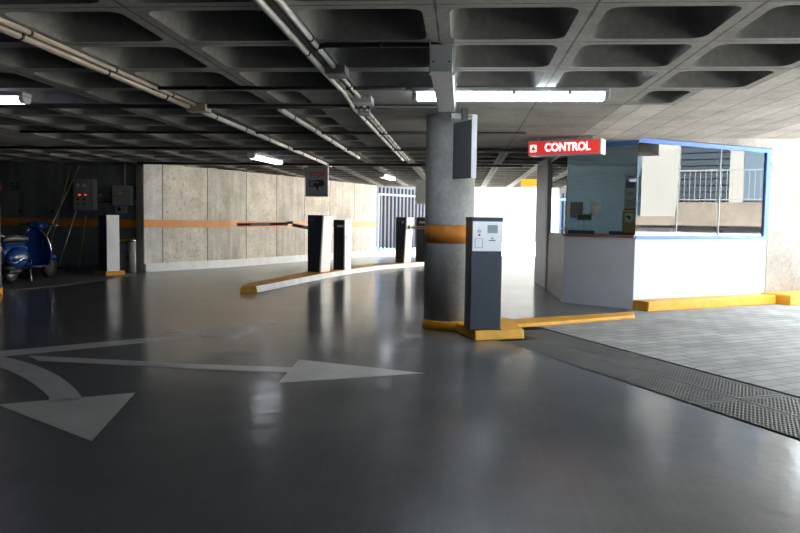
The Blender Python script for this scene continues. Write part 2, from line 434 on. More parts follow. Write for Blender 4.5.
og.add([(.8, 26, -.002), (9.5, 26, -.002), (9.5, 70, -.002), (.8, 70, -.002)], [(0, 1, 2, 3)])
og.add([(6.2, 13, -.002), (9.5, 13, -.002), (9.5, 26, -.002), (6.2, 26, -.002)], [(0, 1, 2, 3)])
struct(og.build('ground_outside', M['outground'], fix=False), 'sunlit pale concrete ground outside the garage')

# drain grates
def grate_mesh(L, W):
    g = MB(); t = .0095; n = max(4, round(L / .033)); w = max(3, round(W / .033))
    g.box(0, L, 0, .02, -.03, 0); g.box(0, L, W - .02, W, -.03, 0); g.box(0, .02, .02, W - .02, -.03, 0); g.box(L - .02, L, .02, W - .02, -.03, 0)
    for i in range(1, n): x = L * i / n; g.box(x - t, x + t, .02, W - .02, -.025, -.001)
    for k in range(1, w): y = W * k / w; g.box(.02, L - .02, y - t * .7, y + t * .7, -.025, -.001)
    return g
gp_ = grate_mesh(1.075, .426); gfull = None
ang = math.atan2(U.y, U.x)
names = {0: ['foremost', 'second', 'third', 'fourth', 'fifth']}
spots = []
for row, n0 in ((0, 3.525), (1, 3.965)):
    for k, t0 in enumerate((-7.22, -6.13, -5.04, -3.95, -2.86)):
        spots.append((row, k, n0, t0))
where = {0: 'polished floor row', 1: 'block paving row'}
ordn = ['farthest plate at the kerb island', 'second plate from the kerb island', 'third plate from the kerb island', 'fourth plate from the kerb island', 'nearest plate at the right edge']
for row, k, n0, t0 in spots:
    if row == 0 and k == 0:
        o = grate_mesh(.46, .426).build('drain_grate', M['grating']); p0 = ch(n0, t0 + .615)
    elif gfull is None:
        gfull = gp_.build('drain_grate', M['grating']); o = gfull; p0 = ch(n0, t0)
    else:
        o = gfull.copy(); COL.objects.link(o); p0 = ch(n0, t0)
    # local +y of the mesh must point along +NN
    o.location = (p0[0], p0[1], .0); o.rotation_euler = (0, 0, ang)
    tag(o, 'steel drain grate, %s, %s' % (where[row], ordn[k]), 'drain grate', 'steel drain grates across the entrance')

# ---------------------------------------------------------------- ceiling
def rrect(x0, x1, y0, y1, r, n=4):
    pts = []
    for cx, cy, a0 in ((x1 - r, y1 - r, 0), (x0 + r, y1 - r, PI / 2), (x0 + r, y0 + r, PI), (x1 - r, y0 + r, 3 * PI / 2)):
        for k in range(n): a = a0 + PI / 2 * k / (n - 1); pts.append((cx + r * math.cos(a), cy + r * math.sin(a)))
    return pts
ce = MB()
def coffer(x0, x1, y0, y1):
    w = .075; n = 4
    lo = rrect(x0 + w, x1 - w, y0 + w, y1 - w, .085, n)
    d = .09
    mid = rrect(x0 + w + d * .55, x1 - w - d * .55, y0 + w + d * .55, y1 - w - d * .55, .085, n)
    hi = rrect(x0 + w + d, x1 - w - d, y0 + w + d, y1 - w - d, .085, n)
    cr = [(x1, y1), (x0, y1), (x0, y0), (x1, y0)]
    N4 = 4 * n
    v = [(*c, CZ) for c in cr] + [(*p, CZ) for p in lo] + [(*p, CZ + .2) for p in mid] + [(*p, CZ + .32) for p in hi]
    f = []
    for k in range(4):
        f.append([k] + [4 + k * n + i for i in range(n)][::1])
        k2 = (k + 1) % 4
        f.append((k, 4 + k * n + n - 1, 4 + k2 * n, k2))
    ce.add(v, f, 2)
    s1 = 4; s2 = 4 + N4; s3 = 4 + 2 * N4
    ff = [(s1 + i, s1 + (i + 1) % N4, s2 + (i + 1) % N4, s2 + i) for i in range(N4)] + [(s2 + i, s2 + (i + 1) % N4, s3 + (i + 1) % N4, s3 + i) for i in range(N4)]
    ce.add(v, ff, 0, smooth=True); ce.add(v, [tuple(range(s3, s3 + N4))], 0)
def solid(x0, x1, y0, y1, mi): ce.add([(x0, y0, CZ), (x1, y0, CZ), (x1, y1, CZ), (x0, y1, CZ)], [(0, 1, 2, 3)], mi)
SLAB_X = 5.0; SLAB_Y = 10.4
for i in range(-16, 7):
    for j in range(-15, 25):
        x0, x1, y0, y1 = GX + P * i, GX + P * (i + 1), GY + P * j, GY + P * (j + 1)
        if x0 >= 2.4 and y0 > SLAB_Y and y1 < 15.1: continue
        if x0 >= 2.4 and y1 > SLAB_Y and y0 < SLAB_Y: y1 = SLAB_Y
        cx, cy = (x0 + x1) / 2, (y0 + y1) / 2
        if i == 6 and cy < SLAB_Y: continue
        if i == 6: x1 = SLAB_X if cy < SLAB_Y else 6.3
        sol = None
        if 3 <= j <= 8 and -1 <= i <= 1: sol = 2
        if 2 <= i and 4 <= j <= 12: sol = 1
        if i >= 3 and 2 <= j <= 12: sol = 1
        if i == 6: sol = 1
        if -10 <= i <= -8 and 6 <= j <= 8: sol = 2
        if sol is not None: solid(x0, x1, y0, y1, sol)
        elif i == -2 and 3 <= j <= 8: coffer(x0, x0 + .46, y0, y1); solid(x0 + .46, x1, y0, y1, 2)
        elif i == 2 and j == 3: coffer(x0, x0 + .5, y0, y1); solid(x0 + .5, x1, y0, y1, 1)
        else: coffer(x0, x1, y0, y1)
# slab edges
ce.add([(2.4, SLAB_Y, CZ), (SLAB_X, SLAB_Y, CZ), (SLAB_X, SLAB_Y, 3.3), (2.4, SLAB_Y, 3.3)], [(0, 1, 2, 3)], 0)
ce.add([(SLAB_X, -9, CZ), (SLAB_X, SLAB_Y, CZ), (SLAB_X, SLAB_Y, 2.95), (SLAB_X, -9, 2.95)], [(0, 1, 2, 3)], 0)
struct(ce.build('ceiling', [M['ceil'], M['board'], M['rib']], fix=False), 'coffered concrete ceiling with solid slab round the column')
S_top = MB().box(-15, SLAB_X, -9.2, SLAB_Y, 2.86, 2.95); S_top.box(-15, 2.42, SLAB_Y, 25.6, 2.86, 2.95); S_top.box(2.42, 6.3, 15.2, 25.6, 2.86, 2.95); S_top.box(2.42, SLAB_X, SLAB_Y, 12.6, 3.2, 3.3)  # last box: unseen roof added over the slot to dim the booth front
struct(S_top.build('ceiling_deck', M['ceil']))
eb = MB().box(-15, 6.3, 25.3, 25.6, CZ, 2.86); struct(eb.build('ceiling_edge', M['ceil']))

# ---------------------------------------------------------------- walls
def wall_run(name, pts, widths, mats_cycle, z1=CZ, thick=.25, side=1):
    """a run of concrete panels along a polyline; u is the length along it"""
    L = [0]
    for a, b in zip(pts, pts[1:]): L.append(L[-1] + (Vector(b) - Vector(a)).length)
    def at(u):
        for k in range(len(pts) - 1):
            if u <= L[k + 1] + 1e-6:
                t = (u - L[k]) / (L[k + 1] - L[k]); return Vector(pts[k]).lerp(Vector(pts[k + 1]), t)
        return Vector(pts[-1])
    def off(u, d):
        a, b = at(max(0, u - .05)), at(min(L[-1], u + .05)); t = (b - a).normalized()
        return at(u) + Vector((-t.y, t.x)) * d * side
    g = MB(); us = [0]; k = 0
    while us[-1] < L[-1] - .3: us.append(min(us[-1] + widths[min(k, len(widths) - 1)], L[-1])); k += 1
    us[-1] = L[-1]
    cuts = sorted(set([round(u, 4) for u in us] + [round(l, 4) for l in L]))
    for a, b in zip(cuts, cuts[1:]):
        kk = max(i for i, u in enumerate(us) if u <= a + 1e-3)
        mi = mats_cycle[kk % len(mats_cycle)]
        ja = .012 if any(abs(a - u) < 1e-3 for u in us) else 0; jb = .012 if any(abs(b - u) < 1e-3 for u in us) else 0
        A, B = at(a + ja), at(b - jb)
        g.quad((*A, 0), (*B, 0), (*B, z1), (*A, z1), mi, [(a, 0), (b, 0), (b, z1), (a, z1)])
        for (u0, u1) in ((a, a + ja), (b - jb, b)):
            if u1 - u0 > 1e-4:
                C, D = at(u0), at(u1); g.quad((*C, 0), (*D, 0), (*D, z1), (*C, z1), 4, [(0, 0)] * 4)
        A, B = off(a, thick), off(b, thick); g.quad((*A, 0), (*B, 0), (*B, z1 + .4), (*A, z1 + .4), 1, [(a, 0), (b, 0), (b, z1), (a, z1)])
    for u in (0, L[-1]):
        A, B = at(u), off(u, thick); g.quad((*A, 0), (*B, 0), (*B, z1 + .4), (*A, z1 + .4), 1, [(0, 0), (thick, 0), (thick, z1), (0, z1)])
    o = struct(g.build(name, [M['wall_pit'], M['wall_smooth'], M['wall_pale'], M['wall_dark'], M['joint']], fix=False))
    def strip(nm, z0, zt, d, mat, parent):
        s = MB(); n = max(2, int(L[-1] / .4))
        pu = [L[-1] * k / n for k in range(n + 1)]
        pu = sorted(set(pu + L))
        for a, b in zip(pu, pu[1:]):
            A, B, C, D = at(a), at(b), off(a, -d), off(b, -d)
            s.quad((*C, z0), (*D, z0), (*D, zt), (*C, zt)); s.quad((*C, zt), (*D, zt), (*B, zt), (*A, zt)); s.quad((*C, z0), (*D, z0), (*B, z0), (*A, z0))
        for u in (0, L[-1]): A, C = at(u), off(u, -d); s.quad((*A, z0), (*C, z0), (*C, zt), (*A, zt))
        return s.build(nm, mat, parent)
    return o, strip
BZ0, BZ1 = .965, 1.135
# left long wall, straight concrete panels running away to the blue fence
wl = [(-6.86, 15.63), (-5.63, 17.79), (-4.52, 20.67), (-2.86, 25.0)]
o, strip = wall_run('wall_left', wl, [.5, 1.28, 1.35, 1.3, 1.35, 1.4, 1.5, 1.4], [2, 0, 1, 0, 1, 0, 1, 1], side=1)
o['label'] = 'long concrete panel wall with an orange band'
strip('painted_band', BZ0, BZ1, .003, M['orange'], o)
struct(strip('baseboard_left', 0, .18, .07, M['whitekerb'], None), 'white painted kerb along the long wall')
# alcove back wall and the jamb facing it
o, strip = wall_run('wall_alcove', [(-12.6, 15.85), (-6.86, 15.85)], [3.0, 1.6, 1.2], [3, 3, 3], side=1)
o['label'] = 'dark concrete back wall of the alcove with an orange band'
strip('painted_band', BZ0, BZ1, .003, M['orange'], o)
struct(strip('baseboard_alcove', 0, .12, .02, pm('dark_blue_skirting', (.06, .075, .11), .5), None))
# enclosing walls the camera sees only in reflections
def plain_wall(name, x0, x1, y0, y1, z0=0, z1=2.9, m='wall_dark'):
    return struct(MB().box(x0, x1, y0, y1, z0, z1).build(name, concrete(name + '_concrete', (.26, .255, .24), uv=False)))
plain_wall('wall_far_left', -15.2, -15, -9, 16)
plain_wall('wall_alcove_left', -12.8, -12.6, 12.5, 16)
plain_wall('wall_rear', -15, 7.2, -9.2, -9)
plain_wall('wall_right_rear', 4.8, 5.0, -9, 1.2)
plain_wall('wall_exit_side', 6.1, 6.3, 12.9, 15.3)
# right wall: concrete strip above the booth and the pillar beside it
RA = Vector((2.42, 10.62)); RB = Vector((4.78, 12.12)); rd = (RB - RA).normalized(); rn = Vector((rd.y, -rd.x))   # rn faces the camera
def rp(u, d, z=0): p = RA + rd * u + rn * d; return (p.x, p.y, z)
RL = (RB - RA).length
rw = MB()
def rbox(mb, u0, u1, d0, d1, z0, z1, mi=0):
    v = [rp(u, d, z) for z in (z0, z1) for d in (d0, d1) for u in (u0, u1)]
    mb.add(v, [(0, 2, 3, 1), (4, 5, 7, 6), (0, 1, 5, 4), (2, 6, 7, 3), (0, 4, 6, 2), (1, 3, 7, 5)], mi)
rbox(rw, .0, 3.75, -.3, -.02, 2.40, 5.5); rbox(rw, -4, 0, -.3, -.02, 2.96, 5.5); rbox(rw, RL + .02, 3.75, -.3, .0, 0, 2.40)  # upper height and left run added out of view to block the sun
struct(rw.build('wall_right', M['rough']), 'rough pale concrete wall over and beside the booth')

# ---------------------------------------------------------------- columns
def column(label, x, y, r=.272, kerb=True):
    t = thing('concrete_column', label, 'column', (x, y, 0))
    MB().lathe([(r, 0), (r, CZ)], n=48).build('shaft', M['column'], t)
    MB().lathe([(r + .002, .955), (r + .002, 1.155)], n=48).build('painted_band', M['orange'], t)
    b = MB().lathe([(r + .012, 0), (r + .012, .1), (r, .106)], n=48).build('painted_base', M['yellow'], t)
    return t
column('round concrete column with orange band behind the ticket machine', -.135, 8.36)
column('round concrete column cut off by the left edge of the photo', -7.12, 10.5)

# ---------------------------------------------------------------- kerbs
def kerb(name, label, poly, h, mats, inset=.03, bevel=.012, side=None):
    o = MB().prism(poly, 0, h, 0, inset=inset, mi_side=side).build(name, mats, None, bevel=bevel)
    return tag(o, label, 'kerb')
kerb('kerb_island', 'yellow kerb block under the ticket machine beside the column', [(.16, 7.45), (.67, 7.67), (.56, 8.62), (.05, 8.55), (.145, 8.33), (.07, 8.16), (-.04, 8.08)], .1, M['yellow'], .012)
kerb('kerb_strip', 'low flat yellow kerb strip between ticket machine and booth', [(.62, 8.42), (2.22, 9.58), (2.30, 9.98), (.57, 8.87)], .045, M['yellow'], .02)
bk = MB()
def rpoly(u0, u1, d0, d1): return [rp(u0, d1)[:2], rp(u1, d1)[:2], rp(u1, d0)[:2], rp(u0, d0)[:2]]
kerb('booth_kerb', 'yellow kerb running along the foot of the white booth wall', rpoly(-.02, RL - .12, .002, .30), .135, M['yellow'], .012)
kk = kerb('pillar_kerb', 'yellow kerb block at the foot of the right concrete pillar', rpoly(RL - .1, 3.7, .002, .52), .15, M['yellow'], .012)
# traffic island on the left: yellow top, white side to the lane
near = [(-3.55, 11.72), (-3.27, 11.78), (-3.13, 12.6), (-2.97, 13.55), (-2.74, 14.9), (-2.43, 16.3), (-1.95, 17.85), (-1.5, 18.75), (-.95, 19.75), (-.3, 20.8), (.3, 21.6)]
far = [(-.05, 21.95), (-.7, 21.1), (-1.35, 20.1), (-1.95, 19.05), (-2.45, 18.0), (-2.95, 16.6), (-3.25, 15.2), (-3.42, 14.0), (-3.55, 13.0), (-3.62, 12.2)]
isl = MB(); poly = near + far; n = len(poly); h = .1
v = [(x, y, 0) for x, y in poly]
cen = [Vector(p) for p in poly]
top = []
for k, p in enumerate(cen):
    a, b = cen[k - 1], cen[(k + 1) % n]; t = (b - a).normalized(); nrm = Vector((-t.y, t.x)); top.append(p + nrm * .035)
v += [(p.x, p.y, h) for p in top]
isl.add(v, [tuple(range(n, 2 * n))], 0)
for k in range(n): isl.add(v, [(k, (k + 1) % n, n + (k + 1) % n, n + k)], 1 if 1 <= k < len(near) - 1 else 0)
tag(isl.build('traffic_island', [M['yellow'], M['whitekerb']], fix=False), 'long curved yellow traffic island carrying the barrier machines', 'traffic island')

# ---------------------------------------------------------------- road arrows
def arrow(polys, z, label):
    g = MB()
    for p in polys:
        n = len(p); g.add([(x, y, z) for x, y in p], [tuple(range(n))])
        g.add([(x, y, z) for x, y in p] + [(x, y, 0.0005) for x, y in p], [(k, (k + 1) % n, n + (k + 1) % n, n + k) for k in range(n)])
    return tag(g.build('road_arrow', M['paint'], fix=False), label, 'floor marking', 'painted arrows on the garage floor')
arrow([[(-4.9, 5.35), (-4.72, 5.08), (-2.56, 7.24), (-2.75, 7.41)], [(-3.05, 7.5), (-2.22, 7.16), (-2.1, 8.4)]], .002, 'faint painted arrow pointing up the lane towards the barriers')
arrow([[(-3.66, 6.02), (-3.46, 5.82), (-2.03, 5.68), (-1.325, 5.66), (-1.335, 5.86), (-2.1, 5.88)], [(-1.31, 5.29), (-.27, 5.79), (-1.36, 6.2)]], .003, 'painted arrow with straight shaft pointing right at the column')
def bez(p0, p1, p2, n=10):
    return [tuple((1 - t) ** 2 * a + 2 * t * (1 - t) * b + t * t * c for a, b, c in zip(p0, p1, p2)) for t in [k / n for k in range(n + 1)]]
up = bez((-4.1, 6.05), (-3.25, 5.72), (-2.50, 4.70)); dn = bez((-4.2, 5.85), (-3.45, 5.55), (-2.68, 4.63))
g = MB()
for k in range(10): g.add([(*up[k], .004), (*up[k + 1], .004), (*dn[k + 1], .004), (*dn[k], .004)], [(0, 1, 2, 3)])
g.add([(-2.9, 4.41, .004), (-1.94, 3.75, .004), (-2.19, 4.84, .004)], [(0, 1, 2)])
g.add([(*up[-1], .004), (*dn[-1], .004), (-2.62, 4.5, .004), (-2.45, 4.6, .004)], [(0, 1, 2, 3)])
tag(g.build('road_arrow', M['paint'], fix=False), 'painted arrow with curved shaft and broad head in the left foreground', 'floor marking', 'painted arrows on the garage floor')

# ---------------------------------------------------------------- ceiling services
def lamp(label, c, L, rz, violet=False, dim=False, w=.15):
    t = thing('fluorescent_lamp', label, 'lamp', c, rz, 'fluorescent ceiling lamps')
    MB().box(-L / 2, L / 2, -w / 2, w / 2, .035, .075).build('housing', M['lampbody'], t, bevel=.008)
    pr = [(-w * .5, .035), (-w * .46, .0), (-w * .3, -.025), (w * .3, -.025), (w * .46, .0), (w * .5, .035)]
    MB().prism(pr, -L / 2 + .05, L / 2 - .05, axis='x').build('diffuser', M['tubeviolet' if violet else 'tubedim' if dim else 'tube'], t)
    for sx in (-1, 1):
        MB().prism(pr, min(sx * (L / 2 - .05), sx * L / 2), max(sx * (L / 2 - .05), sx * L / 2), axis='x').build('end_cap', M['lampbody'], t, bevel=.01)
    pieces('clip', M['greymetal'], t, [(x - .015, x + .015, -w * .53, w * .53, .012, .05) for x in (-L * .28, L * .02, L * .3)])
    return t
lamp('long bright fluorescent lamp beside the column and the trunking', (.395, 6.62, 2.283), 1.70, 0)
lamp('violet fluorescent lamp cut off by the left edge of the photo', (-4.95, 6.85, 2.283), 1.62, 0, True)
lamp('lit fluorescent lamp above the left lane before the barriers', (-3.66, 13.75, 2.283), 1.5, PI / 2 - .1, dim=True)
lamp('small lit fluorescent lamp far back near the blue fence', (-1.92, 19.2, 2.283), 1.5, PI / 2 - .1, dim=True)

def conduit(name, label, cat, path, r, mat, group=None, cl=.6, n=10):
    """pipe with saddle clips every cl metres"""
    t = thing(name, label, cat, path[0], 0, group)
    path = [(x, y, min(z, CZ - r * 1.22 - .001)) for x, y, z in path]; t.location = path[0]
    o = Vector(path[0]); pts = [Vector(p) - o for p in path]
    MB().tube(pts, r, n).build('pipe', mat, t)
    for a, b in zip(pts, pts[1:]):
        l = (b - a).length
        for k in range(int(l / cl)):
            m = a.lerp(b, (k + .5) / max(1, int(l / cl))); d = (b - a).normalized() * .012
            MB().tube([m - d, m + d], r * 1.22, n).build('saddle_clip', M['blackpipe'], t)
    return t
G = 'electrical conduits under the ceiling'
Z = CZ
conduit('conduit', 'thick bright conduit, leftmost of the group left of the lamp', 'conduit', [(-1.07, .5, Z - .03), (-1.07, 5.72, Z - .03), (-1.06, 6.6, Z - .03), (-1.11, 7.6, Z - .03), (-1.11, 14.0, Z - .03)], .021, M['galv'], G, 1.3)
conduit('conduit', 'thin conduit running into the ceiling junction box left of the lamp', 'conduit', [(-.97, .5, Z - .02), (-.97, 5.55, Z - .02)], .017, M['galv'], G, 1.3)
conduit('conduit', 'thin conduit between the two ceiling junction boxes', 'conduit', [(-.98, 5.78, Z - .025), (-.96, 6.9, Z - .025)], .016, M['galv'], G)
conduit('conduit', 'thin conduit leaving the second junction box towards the fence', 'conduit', [(-.98, 7.15, Z - .025), (-1.0, 8.0, Z - .025), (-1.0, 14, Z - .025)], .016, M['galv'], G)
conduit('conduit', 'middle thin conduit of the bunch running towards the fence', 'conduit', [(-1.03, 5.78, Z - .02), (-1.03, 6.5, Z - .02), (-1.048, 7.4, Z - .02), (-1.048, 14, Z - .02)], .014, M['galv'], G)
conduit('conduit', 'long tan conduit crossing the coffers on the left', 'conduit', [(-2.78, .5, Z - .035), (-2.78, 7.4, Z - .035)], .028, M['tan'], G, 1.1)
conduit('conduit', 'thin tan conduit beside the long one on the left', 'conduit', [(-2.71, .5, Z - .02), (-2.71, 7.4, Z - .02)], .017, M['tan'], G, 1.1)
conduit('conduit', 'pale conduit from the small box towards the stop sign', 'conduit', [(-2.76, 7.62, Z - .03), (-2.76, 15.6, Z - .03)], .028, M['galv'], G, 1.1)
conduit('conduit', 'pale conduit on the rib between the two long conduits', 'conduit', [(-1.88, 7.6, Z - .03), (-1.88, 13.5, Z - .03)], .028, M['galv'], G, 1.1)
BG = 'dark pipes crossing the ceiling'
conduit('ceiling_pipe', 'black pipe crossing the coffers on the left at lamp height', 'pipe', [(-5.8, 7.48, Z - .025), (-.25, 7.48, Z - .025)], .022, M['blackpipe'], BG, 1.2)
conduit('ceiling_pipe', 'black pipe feeding the long lamp by the column', 'pipe', [(-2.85, 6.47, Z - .02), (-.5, 6.47, Z - .02)], .016, M['blackpipe'], BG, 1.)
conduit('ceiling_pipe', 'dark pipe with bent end running to the trunking', 'pipe', [(-1.0, 5.05, Z - .02), (-.97, 4.93, Z - .02), (-.9, 4.88, Z - .02), (-.19, 4.88, Z - .02), (-.155, 4.89, Z - .03), (-.145, 4.9, Z - .06)], .018, M['blackpipe'], BG, .5)
conduit('ceiling_pipe', 'dark pipe crossing the flat slab behind the column', 'pipe', [(-6.0, 9.75, Z - .02), (.8, 9.75, Z - .02)], .02, M['blackpipe'], BG, 1.2)
conduit('ceiling_pipe', 'dark pipe crossing where the far coffers begin', 'pipe', [(-9.0, 11.95, Z - .02), (1.0, 11.95, Z - .02)], .024, M['blackpipe'], BG, 1.2)
conduit('ceiling_pipe', 'dark pipe crossing the ceiling just before the stop sign', 'pipe', [(-6.8, 15.2, Z - .025), (1.2, 15.2, Z - .025)], .028, M['blackpipe'], BG, 1.4)
def jbox(label, c, w, d, h, m='boxgrey'):
    t = thing('junction_box', label, 'junction box', c, 0, 'ceiling junction boxes')
    MB().box(-w / 2, w / 2, -d / 2, d / 2, .012, h).build('body', M[m], t, bevel=.006)
    MB().box(-w / 2 - .004, w / 2 + .004, -d / 2 - .004, d / 2 + .004, 0, .012).build('lid', M[m], t, bevel=.003)
    for x in (-1, 1):
        for y in (-1, 1): MB().lathe([(.007, -.003), (.007, 0)], (x * (w / 2 - .015), y * (d / 2 - .015), 0), 8).build('screw', M['greymetal'], t)
jbox('dark junction box where the thin conduits meet the first rib', (-.96, 5.66, Z - .075), .15, .2, .07)
jbox('pale junction box behind the first one on the flat slab', (-.94, 7.03, Z - .07), .17, .22, .065, 'greymetal')
jbox('small round junction box under the conduits beyond the pale box', (-1.03, 7.75, Z - .075), .12, .12, .07)
jbox('tan junction box at the end of the long tan conduit', (-2.70, 7.5, Z - .08), .2, .18, .075, 'tan')

tr = thing('cable_trunking', 'pale grey sheet metal trunking hanging below the ceiling before the column', 'cable trunking', (-.145, 4.75, 2.14))
MB().box(-.072, .072, .012, 1.75, 0, .16).build('body', M['trunk'], tr, bevel=.006)
MB().box(-.072, .072, 0, .012, 0, .165).build('end_plate', M['trunk'], tr, bevel=.004)
for x in (-.05, .05): MB().tube([(x, -.004, .06), (x, .004, .06)], .006, 8).build('screw', M['black'], tr)
for y in (.08, 1.6): pieces('hanger', M['greymetal'], tr, [(.072, .082, y, y + .06, .0, .218), (-.082, -.072, y, y + .06, 0, .218)])
br_ = thing('column_bracket', 'grey bracket arm holding the plate sign on the column', 'bracket', (-.07, 8.05, 2.2))
MB().box(-.06, .12, -.22, .02, .06, .12).build('arm', M['greymetal'], br_, bevel=.006)
MB().box(.05, .12, -.28, -.22, .02, .155).build('clamp', M['black'], br_, bevel=.006)
cs = thing('column_sign', 'dark sign box hanging beside the column, seen nearly edge on', 'sign', (.015, 7.74, 1.64), -1.02)
MB().box(-.18, .18, -.03, .03, 0, .58).build('panel', M['plategrey'], cs, bevel=.006)
pieces('edge_trim', M['greymetal'], cs, [(.18, .19, -.03, .03, -.004, .63), (-.18, .18, -.033, .033, .58, .59)])

# ---------------------------------------------------------------- hanging signs
ss = thing('stop_sign', 'grey hanging sign reading STOP with a hand holding a ticket', 'sign', (-3.24, 16.45, 1.70))
W2 = .245
MB().box(-W2, W2, -.02, .02, 0, .64).build('panel', M['signgrey'], ss, bevel=.004)
MB().box(-W2 - .02, W2 + .01, -.025, .025, .55, .645).build('top_rail', M['signgrey'], ss, bevel=.003)
MB().box(W2, W2 + .03, -.03, .03, 0, .66).build('side_post', M['white'], ss)
text('lettering', 'STOP', .135, M['letterred'], ss, (0.02, -.022, .49), bold=.004, sx=1.05)
text('small_lettering', 'INTRODUZCA TICKET', .038, M['textdark'], ss, (0, -.022, .06), sx=1.15)
ic = MB()
ic.box(-.16, .0, -.026, -.021, .215, .355, 0)
ic.box(-.135, -.02, -.028, -.0255, .24, .33, 1)
ic.box(-.12, -.05, -.029, -.0275, .27, .29, 0)
hand = [(-.06, .24), (.0, .2), (.02, .15), (.05, .13), (.055, .17), (.04, .215), (.14, .225), (.185, .26), (.19, .32), (.15, .37), (.0, .375), (-.03, .345), (.04, .335), (.06, .31), (.03, .30), (-.05, .30), (-.06, .27)]
ic.prism([(x, z) for x, z in hand], -.030, -.0275, 0, axis='y')
ic.build('pictogram', [M['iconblack'], M['signgrey']], ss)
pieces('hanger', M['greymetal'], ss, [(x - .01, x + .01, -.01, .01, .645, .66) for x in (-.2, .2)])
s2 = thing('hanging_sign', 'plain grey hanging sign behind the column near the fence', 'sign', (-1.0, 20.6, 1.66))
MB().box(-.28, .3, -.02, .02, 0, .66).build('panel', M['signgrey'], s2, bevel=.004)
pieces('hanger', M['greymetal'], s2, [(-.2, -.18, -.01, .01, .66, .70), (.18, .2, -.01, .01, .66, .70)])
ys = thing('exit_sign', 'small yellow hanging sign over the bright exit', 'sign', (1.86, 19.6, 2.13))
MB().box(-.34, .34, -.03, .03, 0, .18).build('panel', M['yellowsign'], ys, bevel=.006)
pieces('hanger', M['greymetal'], ys, [(-.25, -.23, -.01, .01, .18, .23), (.23, .25, -.01, .01, .18, .23)])

# ---------------------------------------------------------------- ticket machine on the near island
tm = thing('ticket_machine', 'dark ticket machine with pale control panel on the yellow kerb beside the column', 'ticket machine', (.262, 7.555, .1), .2)
MB().box(-.16, .16, 0, .30, 0, 1.13).build('body', M['housing'], tm, bevel=.008)
MB().box(-.163, .163, -.003, .303, 1.12, 1.145).build('top_cap', M['housing'], tm, bevel=.006)
MB().box(-.152, .156, -.008, 0, .80, 1.10).build('front_plate', M['white'], tm, bevel=.003)
MB().box(.0, .105, -.012, -.008, .985, 1.065).build('screen', M['screen'], tm, bevel=.002)
MB().box(.015, .085, -.012, -.008, .905, .915).build('ticket_slot', M['ink'], tm)
MB().lathe([(.011, 0), (.011, .012)], n=16, mat=Matrix.Translation((-.085, -.008, .965)) @ Matrix.Rotation(PI / 2, 4, 'X')).build('call_button', M['red'], tm)
pl_ = MB()
for x0, x1, z0, z1 in ((-.125, -.045, .835, .838), (-.125, -.045, .925, .928), (-.125, -.122, .835, .928), (-.048, -.045, .835, .928)): pl_.box(x0, x1, -.011, -.008, z0, z1)
pl_.build('card_reader', M['ink'], tm)
pieces('printed_line', M['ink'], tm, [(-.105, -.065, -.0095, -.008, z, z + .005) for z in (.99, 1.0, 1.01)])
MB().prism([(-.09, 1.03), (-.08, 1.03), (-.085, 1.042)], -.0095, -.008, axis='y').build('printed_arrow', M['ink'], tm)
MB().prism([(.035, .925), (.065, .925), (.05, .945)], -.0095, -.008, axis='y').build('printed_arrow', M['ink'], tm)
MB().box(-.165, .165, -.005, .305, 0, .012).build('base_plate', M['charcoal'], tm)

# ---------------------------------------------------------------- barrier machines on the long island
def barrier_box(label, loc, rz, w=.36, d=.35, h=1.17):
    t = thing('barrier_machine', label, 'barrier machine', loc, rz, 'barrier and ticket machines on the long island')
    MB().prism([(-w / 2, 0), (w / 2 - .07, 0), (w / 2, h), (-w / 2, h)], 0, d, axis='y').build('housing', M['charcoal'], t, bevel=.008)
    # white side shell slanting inwards to the foot
    MB().prism([(w / 2 - .069, 0), (w / 2 - .03, 0), (w / 2 + .04, h + .004), (w / 2 + .001, h + .004)], -.006, d + .006, axis='y').build('side_shell', M['white'], t, bevel=.006)
    MB().box(-w / 2 - .004, w / 2 - .002, -.004, d + .004, h, h + .014).build('lid', M['charcoal'], t, bevel=.004)
    MB().box(-w / 2 + .05, -w / 2 + .14, -.006, 0, h - .09, h - .075).build('maker_plate', M['boxgrey'], t)
    return t
R1, R3 = -.37, -.42
b1 = barrier_box('dark barrier machine with white side and folded red and white arm', (-3.03, 15.28, .1), R1)
b3 = barrier_box('dark barrier machine with white side before the blue fence, arm behind the column', (-1.56, 19.2, .1), R3, w=.3)
MB().box(.03, .09, -.008, 0, 1.02, 1.09).build('lock_plate', M['steel'], b3)
def ticket_post(label, loc, w, d, h, rz=0.):
    t = thing('ticket_post', label, 'ticket machine', loc, rz, 'barrier and ticket machines on the long island')
    MB().box(-w / 2, w / 2, 0, d, 0, h).build('body', M['charcoal'], t, bevel=.008)
    MB().box(w / 2, w / 2 + .03, -.012, d, 0, h + .005).build('side_panel', M['white'], t, bevel=.006)
    MB().box(-w / 2 + .1, w / 2 - .02, -.006, 0, h - .16, h - .11).build('label_plate', M['offwhite'], t)
    MB().box(w / 2 + .03, w / 2 + .05, .05, .09, h - .42, h - .34).build('handle', M['steel'], t, bevel=.004)
    return t
ticket_post('dark ticket post with white side just behind the nearest barrier machine', (-2.67, 16.12, .1), .27, .27, 1.09, R1)
ticket_post('dark ticket post partly hidden by the column', (-1.02, 19.9, .1), .42, .35, 1.19, R3)

